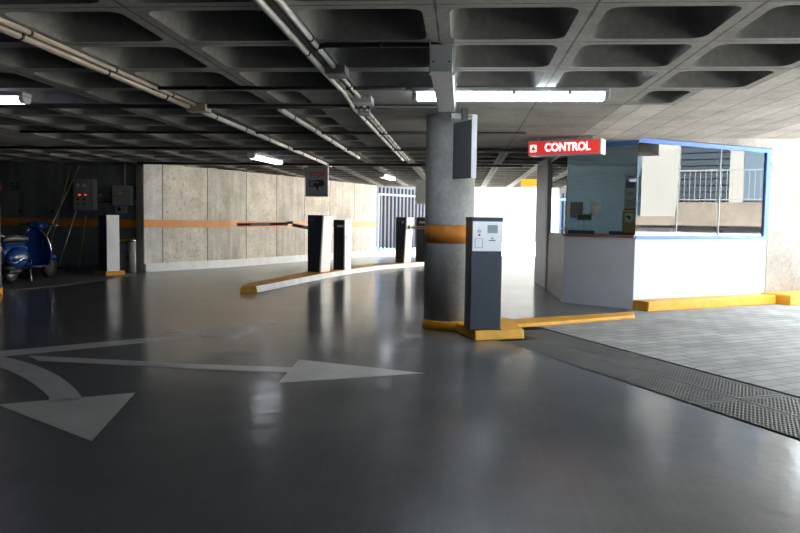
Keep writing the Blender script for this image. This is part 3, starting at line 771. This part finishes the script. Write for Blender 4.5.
def armseg(nm, a, b, r, par, stripes):
    a, b = Vector(a), Vector(b); d = (b - a); L = d.length; d.normalize()
    side = Vector((0, 0, 1)).cross(d).normalized(); upv = d.cross(side)
    def bx(u0, u1, hw, hh, mi, mb):
        v = [a + d * u + side * s * hw + upv * q * hh for u in (u0, u1) for s in (-1, 1) for q in (-1, 1)]
        mb.add(v, [(0, 1, 3, 2), (4, 6, 7, 5), (0, 4, 5, 1), (2, 3, 7, 6), (0, 2, 6, 4), (1, 5, 7, 3)], mi)
    m0 = MB(); bx(0, L, .02, r, 0, m0); o = m0.build(nm, M['greymetal'], par, bevel=.006)
    for (s0, s1, mt) in stripes:
        m1 = MB(); bx(s0 * L, s1 * L, .0215, r * .62, 0, m1); m1.build('red_stripe' if mt == 'armred' else 'white_stripe', M[mt], o)
    return o
def off3(q, *pts, rz=R1): return [tuple(Vector(q) + Matrix.Rotation(-rz, 3, 'Z') @ Vector(p)) for p in pts]
q = (-.18, .17, .92)
armseg('inner_arm', *off3(q, (-.02, 0, -.02), (-.42, -.02, .055)), .035, b1, [(.04, .38, 'white'), (.45, .92, 'armred')])
armseg('outer_arm', *off3(q, (-.50, -.02, .075), (-1.72, .35, .035)), .035, b1, [(.06, .33, 'armred'), (.36, .70, 'white'), (.73, .97, 'armred')])
mt_ = Matrix.Translation(q) @ Matrix.Rotation(-R1, 4, 'Z')
MB().box(-.62, -.40, -.05, .02, .075, .10, mat=mt_).build('elbow_joint', M['plategrey'], b1, bevel=.006)
MB().box(-.52, -.40, -.055, .025, .10, .125, mat=mt_).build('elbow_cover', M['plategrey'], b1, bevel=.006)
MB().tube(off3(q, (-.58, -.05, .05), (-.52, -.06, .0)), .008, 8).build('elbow_lever', M['greymetal'], b1)
MB().box(-.03, .01, -.05, .05, -.07, .03, mat=Matrix.Translation(q)).build('pivot', M['plategrey'], b1)
q = (.19, .1, .93)
armseg('arm', *off3(q, (.02, 0, -.01), (2.0, .1, 0), rz=R3), .035, b3, [(.07, .22, 'armred'), (.27, .45, 'white'), (.5, .7, 'armred')])
MB().box(-.03, .06, -.04, .04, -.06, .05, mat=Matrix.Translation(q)).build('pivot', M['white'], b3, bevel=.006)

# ---------------------------------------------------------------- blue fence at the end of the left wall
fa, fb = Vector((-2.88, 25.7)), Vector((-.55, 29.6)); fd = (fb - fa); FL = fd.length
fe = thing('fence', 'tall blue bar fence at the far end of the wall', 'fence', (fa.x, fa.y, 0), math.atan2(fd.y, fd.x))
mb = MB().box(0, FL, -.02, .02, 2.06, 2.13); mb.build('top_rail', M['fenceblue'], fe)
MB().box(0, FL, -.02, .02, .14, .2).build('bottom_rail', M['fenceblue'], fe)
MB().box(-.03, .04, -.03, .03, 0, 2.12).build('post', M['fenceblue'], fe); MB().box(FL - .04, FL + .03, -.03, .03, 0, 2.12).build('post', M['fenceblue'], fe)
nb = 20
for k in range(nb):
    x = .13 + k * (FL - .26) / (nb - 1)
    MB().box(x - .036, x + .036, .02, .06, .1, 2.34).build('bar', M['fencebar'], fe)
MB().box(-.05, FL + .1, -.12, .12, 0, .1).build('footing', M['whitekerb'], fe)

# ---------------------------------------------------------------- control booth
P1 = Vector((1.54, 11.32)); P0 = Vector((1.55, 13.5)); PD = Vector((1.50, 15.2)); BK = 15.2
RE = Vector((4.78, 12.12)); BT = 2.33; CH = 1.03
booth = thing('control_booth', 'white and blue control booth with large windows under the red sign', 'booth', (2.42, 10.6, 0))
O = Vector((2.42, 10.6, 0))
def w2(p, z): return Vector((p[0], p[1], z)) - O
def slab(mb, a, b, z0, z1, th=.05, mi=0, inward=1, d0=0.):
    a, b = Vector(a[:2]), Vector(b[:2]); d = (b - a).normalized(); n = Vector((-d.y, d.x)) * inward
    v = [w2(p + n * q, z) for z in (z0, z1) for q in (d0, d0 + th) for p in (a, b)]
    mb.add(v, [(0, 2, 3, 1), (4, 5, 7, 6), (0, 1, 5, 4), (2, 6, 7, 3), (0, 4, 6, 2), (1, 3, 7, 5)], mi)
    return mb
slab(MB(), P1, RA, 0, CH - .03).build('front_panel', M['greypanel'], booth)
slab(MB(), RA, RE, 0, CH - .05).build('side_panel', M['offwhite'], booth)
slab(MB(), P0, P1, 0, CH).build('left_panel', M['woodwhite'], booth)
slab(MB(), PD, P0, 0, BT, .08).build('door', M['greypanel'], booth)
slab(MB(), (1.545, 13.62), (1.555, 13.5), 0, BT, .03, d0=-.03).build('door_frame', M['greymetal'], booth)
# back wall with two small windows
wb = MB(); xs = [1.5, 2.17, 2.42, 2.56, 2.78, 6.1]; zz = [0, 1.30, 1.62, BT]
for a in range(5):
    for c in range(3):
        if c == 1 and a in (1, 3): continue
        wb.add([(xs[a] - O.x, BK - O.y, zz[c]), (xs[a + 1] - O.x, BK - O.y, zz[c]), (xs[a + 1] - O.x, BK - O.y, zz[c + 1]), (xs[a] - O.x, BK - O.y, zz[c + 1])], [(0, 1, 2, 3)])
        wb.add([(xs[a] - O.x, BK + .08 - O.y, zz[c]), (xs[a + 1] - O.x, BK + .08 - O.y, zz[c]), (xs[a + 1] - O.x, BK + .08 - O.y, zz[c + 1]), (xs[a] - O.x, BK + .08 - O.y, zz[c + 1])], [(0, 1, 2, 3)])
wb.build('back_wall', M['interior'], booth, fix=False)
for a in (1, 3):
    MB().box(xs[a] - O.x, xs[a + 1] - O.x, BK + .03 - O.y, BK + .04 - O.y, zz[1], zz[2]).build('back_window', M['frosted'], booth)
slab(MB(), (6.1, 12.9), (6.1, 15.2), 0, BT).build('inner_side_wall', M['interior'], booth)
slab(MB(), RE + Vector((.02, .1)), (6.1, 12.95), 0, BT).build('inner_end_wall', M['interior'], booth)
rf = MB(); rpts = [P1, RA, RE, Vector((6.1, 12.95)), Vector((6.1, 15.25)), PD, P0]
rf.prism([tuple(p - Vector(O[:2])) for p in rpts], BT, CZ - .004); rf.build('roof', M['interior'], booth)
slab(MB(), P1, RA, BT - .03, CZ - .003, .06, d0=-.005).build('top_frame', M['blue'], booth)
slab(MB(), RA, RE, BT - .005, CZ + .03, .06, d0=-.012).build('top_frame', M['blue'], booth)
slab(MB(), RA, RE, CH - .05, CH - .0, .06, d0=-.012).build('sill_frame', M['blue'], booth)
slab(MB(), RE - rd * .085, RE, CH, BT, .03, d0=-.012).build('end_frame', M['blue'], booth)
slab(MB(), P0, P1, BT - .06, CZ - .003, .05).build('top_frame', M['greymetal'], booth)
# glazing: one front pane, one left pane, four side panes that slide past each other
slab(MB(), P1 + (RA - P1) * .01, RA - (RA - P1) * .005, CH + .01, BT - .03, .01, d0=.012).build('front_pane', M['frontglass'], booth)
slab(MB(), P0, P1, CH, BT - .06, .01, d0=.012).build('left_pane', M['glass'], booth)
cuts = [0, .36 * RL * .88, .36 * RL * .88 + .84, RL - .09]
cuts = [.0, .80, 1.68, RL - .05]
for k in range(3):
    a, b = RA + rd * cuts[k], RA + rd * (cuts[k + 1] + (.03 if k < 2 else 0))
    slab(MB(), a, b, CH, BT - .005, .006, d0=.0 + .007 * k).build('side_pane', M['glass'], booth)
slab(MB(), RA + rd * .80, RA + rd * .81, CH, BT, .012, d0=.0).build('pane_edge', M['offwhite'], booth)
slab(MB(), RA + rd * 1.68, RA + rd * 1.69, CH, BT, .012, d0=.0).build('pane_edge', M['offwhite'], booth)
# worktop
ct = MB(); slab(ct, P1, RA, CH - .03, CH + .008, .45, d0=-.05); ct.build('worktop', M['wood'], booth, bevel=.006)
slab(MB(), RA, RE, CH - .06, CH - .0, .45, d0=.06).build('side_worktop', M['offwhite'], booth)
slab(MB(), P1 + (RA - P1) * .02, P1 + (RA - P1) * .40, CH + .008, CH + .06, .02, d0=.06).build('worktop_edging', M['bluefelt'], booth)
slab(MB(), P1 + (RA - P1) * .62, P1 + (RA - P1) * .985, CH + .008, CH + .06, .02, d0=.06).build('worktop_edging', M['bluefelt'], booth)
# notices stuck inside the front pane
fdv = (RA - P1).normalized(); fang = math.atan2(fdv.y, fdv.x)
def notice(name, label, f0, f1, z0, z1, mat):
    L = (RA - P1).length; c = P1 + fdv * (L * (f0 + f1) / 2) + Vector((-fdv.y, fdv.x)) * .026
    t = thing(name, label, 'notice', (c.x, c.y, z0), fang, 'notices inside the front booth window')
    w = L * (f1 - f0) / 2
    MB().box(-w, w, -.0015, .0015, 0, z1 - z0).build('sheet', M[mat], t)
    return t, w, z1 - z0
t, w, h = notice('notice', 'white notice with blue printing, topmost in the booth corner window', .83, .985, 1.57, 1.89, 'paper')
MB().box(-w * .75, w * .75, -.003, -.0015, .13, .25).build('print_block', M['teal'], t)
pieces('print_line', M['ink'], t, [(-w * .5, w * .5, -.003, -.0015, z, z + .010) for z in (.03, .055, .28)])
t, w, h = notice('notice', 'cream notice with red foot, between white and yellow notices', .83, .985, 1.39, 1.56, 'cream')
MB().box(-w, w, -.003, -.0015, 0, .022).build('red_strip', M['red'], t)
pieces('print_line', M['ink'], t, [(-w * .7, w * .7, -.003, -.0015, z, z + .008) for z in (.05, .075, .1, .13)])
t, w, h = notice('notice', 'yellow video camera notice in the booth corner window', .81, .985, 1.07, 1.38, 'noticeyellow')
MB().box(-w * .6, w * .6, -.003, -.0015, .15, .27).build('white_square', M['paper'], t)
k = MB(); k.box(-.035, .03, -.005, -.003, .20, .235, mat=Matrix.Translation((0, 0, .215)) @ Matrix.Rotation(.5, 4, 'Y') @ Matrix.Translation((0, 0, -.215)))
k.box(.0, .012, -.005, -.003, .17, .21); k.build('camera_icon', M['iconblack'], t)
pieces('print_line', M['ink'], t, [(-w * .6, w * .6, -.003, -.0015, z, z + .007) for z in (.04, .07, .1)])
# desk sign on the worktop
ds = thing('desk_sign', 'pale framed desk sign on a post inside the booth window', 'sign', (1.83, 11.32, CH + .01), fang)
MB().box(-.07, .07, -.05, .05, 0, .012).build('foot', M['paper'], ds); MB().tube([(0, 0, .012), (0, 0, .19)], .014, 10).build('post', M['cream'], ds)
k = MB().box(-.13, .13, -.01, .01, .19, .21); k.box(-.13, .13, -.01, .01, .28, .30); k.box(-.13, -.112, -.01, .01, .21, .28); k.box(.112, .13, -.01, .01, .21, .28)
k.build('frame', M['cream'], ds); MB().box(-.112, .112, -.004, .004, .21, .28).build('card', M['ink'], ds)

# red CONTROL lightbox
ca, cb = Vector((.895, 10.42)), Vector((1.785, 10.02)); cd = (cb - ca)
cs_ = thing('control_sign', 'red illuminated sign reading CONTROL above the booth counter', 'sign', ((ca.x + cb.x) / 2, (ca.y + cb.y) / 2, 2.11), math.atan2(cd.y, cd.x))
CL = cd.length / 2
MB().box(-CL, CL, 0, .22, 0, .2).build('box', M['greymetal'], cs_, bevel=.006)
MB().box(-CL + .006, CL - .002, -.008, 0, .014, .186).build('red_face', M['signred'], cs_)
MB().box(CL, CL + .03, -.006, .225, -.004, .204).build('end_face', M['white'], cs_, bevel=.012)
text('lettering', 'CONTROL', .15, M['signwhite'], cs_, (.06, -.010, .10), bold=.006, sx=.86)
MB().prism(rrect(-CL + .03, -CL + .125, .045, .145, .012), -.011, -.008, axis='y').build('logo_panel', M['signwhite'], cs_)
lg = MB().prism([(-CL + .05, .075), (-CL + .105, .075), (-CL + .092, .105), (-CL + .063, .105)], -.013, -.011, axis='y')
lg.prism([(-CL + .066, .108), (-CL + .089, .108), (-CL + .084, .128), (-CL + .071, .128)], -.013, -.011, axis='y'); lg.box(-CL + .045, -CL + .11, -.013, -.011, .058, .067)
lg.build('logo', M['red'], cs_)
pieces('hanger', M['greymetal'], cs_, [(-CL + .1, -CL + .13, .08, .12, .2, .247), (CL - .13, CL - .1, .08, .12, .2, .247)])

# ---------------------------------------------------------------- alcove
pd = thing('pillar_machine', 'slim dark machine with bright white face on a yellow base in the alcove', 'ticket machine', (-7.12, 14.45, .0), math.radians(58))
MB().box(-.07, .37, -.08, .36, 0, .09).build('base', M['yellow'], pd, bevel=.012)
MB().box(0, .285, 0, .285, .09, 1.22).build('body', M['charcoal'], pd, bevel=.006)
MB().box(.004, .285, -.014, 0, .09, 1.225).build('white_face', M['white'], pd, bevel=.004)
cyl = thing('steel_cylinder', 'pale cylindrical bin with chrome top behind the slim white machine', 'bin', (-6.95, 15.25, .004))
MB().lathe([(.08, 0), (.08, .66)], n=28).build('body', pm('pale_cylinder', (.42, .42, .36), .4, var=.06), cyl)
MB().lathe([(.082, .66), (.08, .70), (.06, .725), (.0001, .735)], n=28).build('chrome_top', M['chrome'], cyl)
bx_ = thing('grey_cupboard', 'small grey box with yellow lid beside the cylindrical bin', 'box', (-7.14, 15.42, .004))
MB().box(-.11, .1, -.12, .12, 0, .62).build('body', M['boxgrey'], bx_, bevel=.006); MB().box(-.11, .1, -.125, .125, .66, .70).build('lid', M['yellowcap'], bx_)
MB().box(-.03, .03, -.03, .03, .62, .66).build('neck', M['black'], bx_)
pieces('marking', M['black'], bx_, [(.02, .08, -.124, -.12, z, z + .02) for z in (.28, .34, .42)])

cp = thing('switch_cabinet', 'grey control cabinet with dials and red pilot lamps on the alcove wall', 'electrical panel', (-8.2, 15.85, 1.33))
MB().box(-.25, .2, -.2, 0, 0, .67).build('cabinet', M['cabinet'], cp, bevel=.006)
MB().box(-.245, .11, -.208, -.2, .005, .665).build('door', M['cabinet'], cp, bevel=.003)
for x in (-.14, .0):
    for z, r, m in ((.53, .036, 'dial'), (.23, .022, 'black'), (.13, .018, 'black')):
        nm = 'dial' if m == 'dial' else 'switch'
        MB().lathe([(r * 1.15, 0), (r, .015)], n=20, mat=Matrix.Translation((x, -.208, z)) @ Matrix.Rotation(PI / 2, 4, 'X')).build(nm, M[m], cp)
    MB().box(x + .015, x + .06, -.216, -.208, .315, .34).build('pilot_lamp', M['led'], cp)
    MB().box(x - .055, x - .02, -.216, -.208, .315, .34).build('pilot_lamp', M['ledoff'], cp)
ec = thing('electrical_cabinet', 'grey electrical cabinet with yellow warning triangle on the alcove wall', 'electrical cabinet', (-7.38, 15.85, 1.44))
MB().box(-.2, .2, -.18, 0, 0, .43).build('cabinet', M['cabinet'], ec, bevel=.012)
MB().box(-.195, .13, -.188, -.18, .005, .425).build('door', M['cabinet'], ec, bevel=.004)
MB().prism([(-.06, .24), (.04, .24), (-.01, .325)], -.191, -.188, axis='y').build('warning_triangle', M['noticeyellow'], ec)
MB().lathe([(.014, 0), (.014, .01)], n=12, mat=Matrix.Translation((-.15, -.188, .2)) @ Matrix.Rotation(PI / 2, 4, 'X')).build('lock', M['black'], ec)
sb = thing('socket_box', 'small grey socket box right below the electrical cabinet', 'socket box', (-7.44, 15.85, 1.27))
MB().box(-.12, .12, -.1, 0, 0, .155).build('body', M['boxgrey'], sb, bevel=.006); MB().lathe([(.04, 0), (.04, .012)], n=18, mat=Matrix.Translation((-.02, -.1, .09)) @ Matrix.Rotation(PI / 2, 4, 'X')).build('socket', M['black'], sb)
tag(MB().tube([(-7.35, 15.79, 1.87), (-7.35, 15.79, CZ)], .022).build('cabinet_conduit', M['tan']), 'brown conduit rising from the electrical cabinet to the ceiling', 'conduit')
lp = [(-7.27, 15.79, 1.885), (-7.2, 15.79, 1.905), (-7.14, 15.79, 1.87), (-7.1, 15.79, 1.78), (-7.09, 15.79, 1.66), (-7.12, 15.79, 1.54)]
cb_ = thing('cable', 'black cable loop around the electrical cabinet ending in a blue plug', 'cable', lp[0])
MB().tube([Vector(p) - Vector(lp[0]) for p in lp], .011, 8).build('lead', M['black'], cb_)
e_ = Vector(lp[-1]) - Vector(lp[0]); MB().tube([e_ + Vector((.01, 0, .02)), e_ + Vector((.0, 0, -.09))], .022, 10).build('plug', M['bluecap'], cb_)
c2 = thing('cable', 'tangled dark cables between panel and cabinet', 'cable', (-7.985, 15.835, 1.5))
MB().tube([(0, 0, .02), (.1, -.03, .0), (.22, -.05, .03), (.34, -.03, .0), (.39, 0, .03)], .02, 8).build('lead', M['black'], c2)
MB().tube([(.0, 0, .2), (.1, -.05, .3), (.18, -.05, .2), (.12, -.05, .08), (.25, -.04, .06)], .014, 8).build('lead', M['black'], c2)
MB().ellipsoid((.09, -.07, .15), (.022, .022, .022), 10, 6).build('orange_end', M['cone'], c2)
n58 = text('wall_number', '58', .24, M['numeral'], None, (-9.9, 15.846, 1.82), ext=.0015, bold=.004)
tag(n58, 'painted number 58 on the alcove wall', 'painted number')
rs = thing('round_sign', 'dark round sign with red rim on the alcove wall at left edge', 'sign', (-10.4, 15.84, 1.80))
MB().lathe([(.22, 0), (.22, .015)], n=32, mat=Matrix.Rotation(PI / 2, 4, 'X')).build('disc', M['plategrey'], rs)
k = MB(); k.torus((0, -.012, 0), .205, .022, 'y'); k.build('rim', M['red'], rs)
def broom(label, foot, top, mstick, mbrush):
    foot = Vector(foot); d = Vector(top) - foot
    t = thing('broom', label, 'broom', foot, 0, 'brooms and poles leaning in the alcove')
    MB().tube([d * (.05 if mbrush else .001), d], .013, 10).build('stick', M[mstick], t)
    if mbrush:
        MB().box(-.15, .15, -.03, .03, .06, .11).build('head', M['black'], t, bevel=.006); MB().box(-.16, .16, -.035, .035, 0, .06).build('bristles', M[mbrush], t)
broom('aluminium broom leaning up to the ceiling, tallest in the alcove', (-9.1, 15.05, .004), (-8.38, 15.80, 2.3), 'stickgrey', None)
broom('wooden broom with red head leaning behind the scooter', (-8.95, 15.3, .004), (-8.46, 15.60, 2.283), 'stickwood', 'brushred')
broom('short pale broom with green head leaning below the control panel', (-8.62, 15.25, .004), (-8.37, 15.62, 1.31), 'stickgrey', 'brushgreen')
broom('dark thin pole standing against the wall under the control panel', (-8.3, 15.55, .004), (-8.25, 15.81, 1.2), 'stickwood', None)

# scooter, seen from its rear right; local +y is forwards
sc = thing('motor_scooter', 'blue motor scooter with black seat parked in the dark alcove', 'motor scooter', (-7.93, 12.5, .004), .0)
def wheel(y, nm):
    k = MB(); k.torus((0, y, .215), .165, .05, 'x', 32, 10); w_ = k.build(nm, M['rubber'], sc)
    k = MB(); k.lathe([(.13, -.03), (.13, .03)], n=24, mat=Matrix.Translation((0, y, .215)) @ Matrix.Rotation(PI / 2, 4, 'Y')); k.build('rim', M['charcoal'], w_)
wheel(0, 'rear_wheel'); wheel(1.26, 'front_wheel')
def ring(y, w, z0, z1, n=16, p=2.6):
    out = []
    for i in range(n):
        a = 2 * PI * i / n; c, s_ = math.cos(a), math.sin(a)
        out.append((w * math.copysign(abs(c) ** (2 / p), c), y, (z0 + z1) / 2 + (z1 - z0) / 2 * math.copysign(abs(s_) ** (2 / p), s_)))
    return out
k = MB().loft([ring(-.34, .06, .52, .60), ring(-.30, .12, .40, .68), ring(-.15, .15, .36, .73), ring(.1, .15, .34, .74), ring(.33, .14, .28, .72), ring(.42, .12, .24, .60)])
k.build('rear_body', M['scooterblue'], sc)
for sx in (-1, 1):
    k = MB().ellipsoid((sx * .15, .0, .45), (.12, .32, .19)); k.build('side_cowl', M['scooterblue'], sc)
k = MB().loft([ring(.40, .15, .24, .30), ring(.60, .17, .23, .27), ring(.95, .17, .23, .27), ring(1.05, .15, .25, .32)]); k.build('footboard', M['scooterblue'], sc)
# leg shield: curved plate leaning back
k = MB(); rows = []
for i in range(9):
    z = .25 + .68 * i / 8; hw = .13 + .22 * math.sin(PI * min(1, (.15 + i / 8 * .8))) ; hw = [.16, .22, .26, .27, .27, .26, .24, .19, .10][i]
    yy = 1.02 - .16 * i / 8
    rows.append([(hw * t, yy - .09 * t * t, z) for t in (-1, -.6, -.2, .2, .6, 1)])
for i in range(8):
    for j in range(5): k.add([rows[i][j], rows[i][j + 1], rows[i + 1][j + 1], rows[i + 1][j]], [(0, 1, 2, 3)], smooth=True)
ls = k.build('leg_shield', M['scooterblue'], sc); md = ls.modifiers.new('s', 'SOLIDIFY'); md.thickness = .02
for q in (0, 5): MB().tube([rows[i][q] for i in range(9)], .011, 8).build('shield_trim', M['chrome'], sc)
MB().box(.10, .125, .86, .88, .55, .82).build('shield_highlight_strip', M['chrome'], sc)
k = MB().tube([(0, 1.26, .22), (0, 1.10, .6), (0, .88, 1.0)], [.035, .04, .04], 12); k.build('steering_column', M['scooterblue'], sc)
k = MB().loft([ring(1.05, .10, .28, .40), ring(1.2, .12, .36, .46), ring(1.4, .10, .33, .44), ring(1.47, .05, .30, .36)]); k.build('front_mudguard', M['scooterblue'], sc)
k = MB().ellipsoid((0, .90, 1.0), (.15, .13, .09)); k.tube([(-.2, .86, 1.02), (-.1, .88, 1.03), (.1, .88, 1.03), (.2, .86, 1.02)], [.03, .05, .05, .03], 12); k.build('headset', M['scooterblue'], sc)
for sx in (-1, 1):
    MB().tube([(sx * .19, .86, 1.02), (sx * .34, .82, 1.03)], .018, 10).build('grip', M['rubber'], sc)
    MB().tube([(sx * .2, .93, 1.02), (sx * .36, .92, 1.01)], .006, 8).build('brake_lever', M['chrome'], sc)
    m_ = MB().tube([(sx * .14, .9, 1.05), (sx * .27, .86, 1.2), (sx * .30, .85, 1.24)], .006, 8).build('mirror_stalk', M['black'], sc)
    MB().ellipsoid((sx * .31, .85, 1.27), (.055, .02, .04), 14, 8).build('mirror', M['black'], m_)
MB().loft([ring(-.34, .10, .70, .80), ring(-.24, .15, .69, .87), ring(.0, .16, .70, .88), ring(.18, .15, .70, .84), ring(.38, .13, .69, .82), ring(.44, .08, .70, .77)]).build('seat', M['seat'], sc)
MB().tube([(-.10, -.18, .80), (-.10, -.42, .84), (.10, -.42, .84), (.10, -.18, .80)], .009, 8).build('grab_rail', M['chrome'], sc)
MB().box(-.075, .075, -.375, -.335, .56, .65).build('tail_light', M['tail'], sc, bevel=.012)
MB().box(-.10, .10, -.385, -.375, .38, .52).build('number_plate', M['boxgrey'], sc, bevel=.003)
for sx in (-1, 1): MB().ellipsoid((sx * .16, -.25, .52), (.035, .035, .03), 12, 8).build('indicator', M['offwhite'], sc)
k = MB().tube([(.10, -.3, .40), (.26, -.25, .37), (.285, -.05, .44), (.27, .22, .40), (.2, .32, .32)], .013, 10); k.build('crash_bar', M['chrome'], sc)
k = MB().tube([(.08, .2, .22), (.14, .0, .2), (.14, -.3, .22)], [.025, .05, .045], 14); k.build('exhaust', M['charcoal'], sc)
for q in (-1, 1): MB().tube([(q * .1, .45, .2), (q * .17, .38, .0)], .012, 8).build('stand', M['steel'], sc)

# ---------------------------------------------------------------- outdoors: what the booth windows mirror and what lies past the exit
ex = thing('street_building', 'white and blue grey building reflected in the booth windows', 'building', (14.0, 0, 0))
MB().box(.06, 4, -14, 14, 0, 9).build('facade', M['facade_street'], ex)
MB().box(0, .06, 10.95, 14, 1.2, 9).build('blue_wall', M['facade_blue'], ex)
MB().box(0, .06, -14, 8.22, 0, 9).build('blue_wall', M['facade_blue'], ex)
MB().box(-.45, .06, 8.32, 9.30, 1.42, 3.3).build('white_bay', M['facade_street'], ex)
sh = MB().box(.03, .06, 9.3, 10.58, 1.2, 6.0)
for k in range(26): sh.box(.0, .05, 9.3, 10.58, 1.22 + .18 * k, 1.37 + .18 * k)
sh.build('roller_shutter', M['shutter'], ex)
MB().box(-.6, -.0, 9.32, 14, 1.17, 1.80).build('parapet', M['rough'], ex)
MB().box(-.55, .0, 4, 9.32, 1.17, 1.42).build('parapet', M['rough'], ex)
MB().box(-.5, 0, 2, 14, .98, 1.17).build('recess', M['darkroad'], ex)
MB().box(-.75, 0, 2, 14, 0, .98).build('plinth', M['facade_white'], ex)
rl = thing('street_railing', 'grey railing on the parapet reflected in the booth windows', 'railing', (13.5, 9.35, 1.805))
MB().box(-.02, .02, 0, 4.6, .84, .88).build('handrail', M['rail'], rl); MB().box(-.015, .015, 0, 4.6, .06, .09).build('lower_rail', M['rail'], rl)
for i in range(34): MB().box(-.008, .008, i * .136, i * .136 + .016, .0, .84).build('baluster', M['rail'], rl)
bs = MB().box(18, 18.5, 14.5, 46, 0, 6); tag(bs.build('bounce_wall', M['facade_white']), 'unseen white wall added right of the exit to bounce sunlight inside', 'wall')  # added outside the view to throw sunlight onto the long wall
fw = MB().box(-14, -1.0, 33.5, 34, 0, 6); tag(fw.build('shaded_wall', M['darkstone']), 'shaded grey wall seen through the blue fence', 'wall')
bw = MB().box(-1, 40, 46, 46.5, 0, 7); tag(bw.build('boundary_wall', M['boundary']), 'grey rendered wall far beyond the exit', 'wall')  # grey render, darkened to soften its reflection in the floor

# ---------------------------------------------------------------- light
w = bpy.data.worlds.new('sky'); S.world = w; w.use_nodes = True
bg = w.node_tree.nodes['Background']; bg.inputs['Color'].default_value = (.80, .90, 1.0, 1); bg.inputs['Strength'].default_value = 7.0
sun = bpy.data.lights.new('sun', 'SUN'); sun.energy = 82; sun.angle = math.radians(.6); sun.color = (1, .95, .86)
so = bpy.data.objects.new('sun', sun); COL.objects.link(so)
dv = Vector((.5, -.2, -.85)).normalized(); so.rotation_euler = dv.to_track_quat('-Z', 'Y').to_euler()

# ---------------------------------------------------------------- camera
cam = bpy.data.cameras.new('camera'); co = bpy.data.objects.new('camera', cam); COL.objects.link(co); S.camera = co
cam.sensor_width = 36; cam.lens = 743.9 / 800 * 36; cam.clip_end = 300
pit, yaw, roll = -.062, -.0814, .0141
cy, sy, cp_, sp = math.cos(yaw), math.sin(yaw), math.cos(pit), math.sin(pit)
fw = Vector((sy * cp_, cy * cp_, sp)); rt = Vector((cy, -sy, 0)); upv = rt.cross(fw)
r2 = rt * math.cos(roll) + upv * math.sin(roll); u2 = -rt * math.sin(roll) + upv * math.cos(roll)
co.matrix_world = Matrix(((r2.x, u2.x, -fw.x, 0), (r2.y, u2.y, -fw.y, 0), (r2.z, u2.z, -fw.z, EYE), (0, 0, 0, 1)))

S.view_settings.view_transform = 'Standard'; S.view_settings.look = 'None'; S.view_settings.gamma = 1; S.view_settings.use_curve_mapping = False
S.view_settings.exposure = 0.0
S.cycles.max_bounces = 10; S.cycles.diffuse_bounces = 6; S.cycles.glossy_bounces = 5; S.cycles.transparent_max_bounces = 12
S.cycles.sample_clamp_indirect = 8; S.cycles.caustics_reflective = False
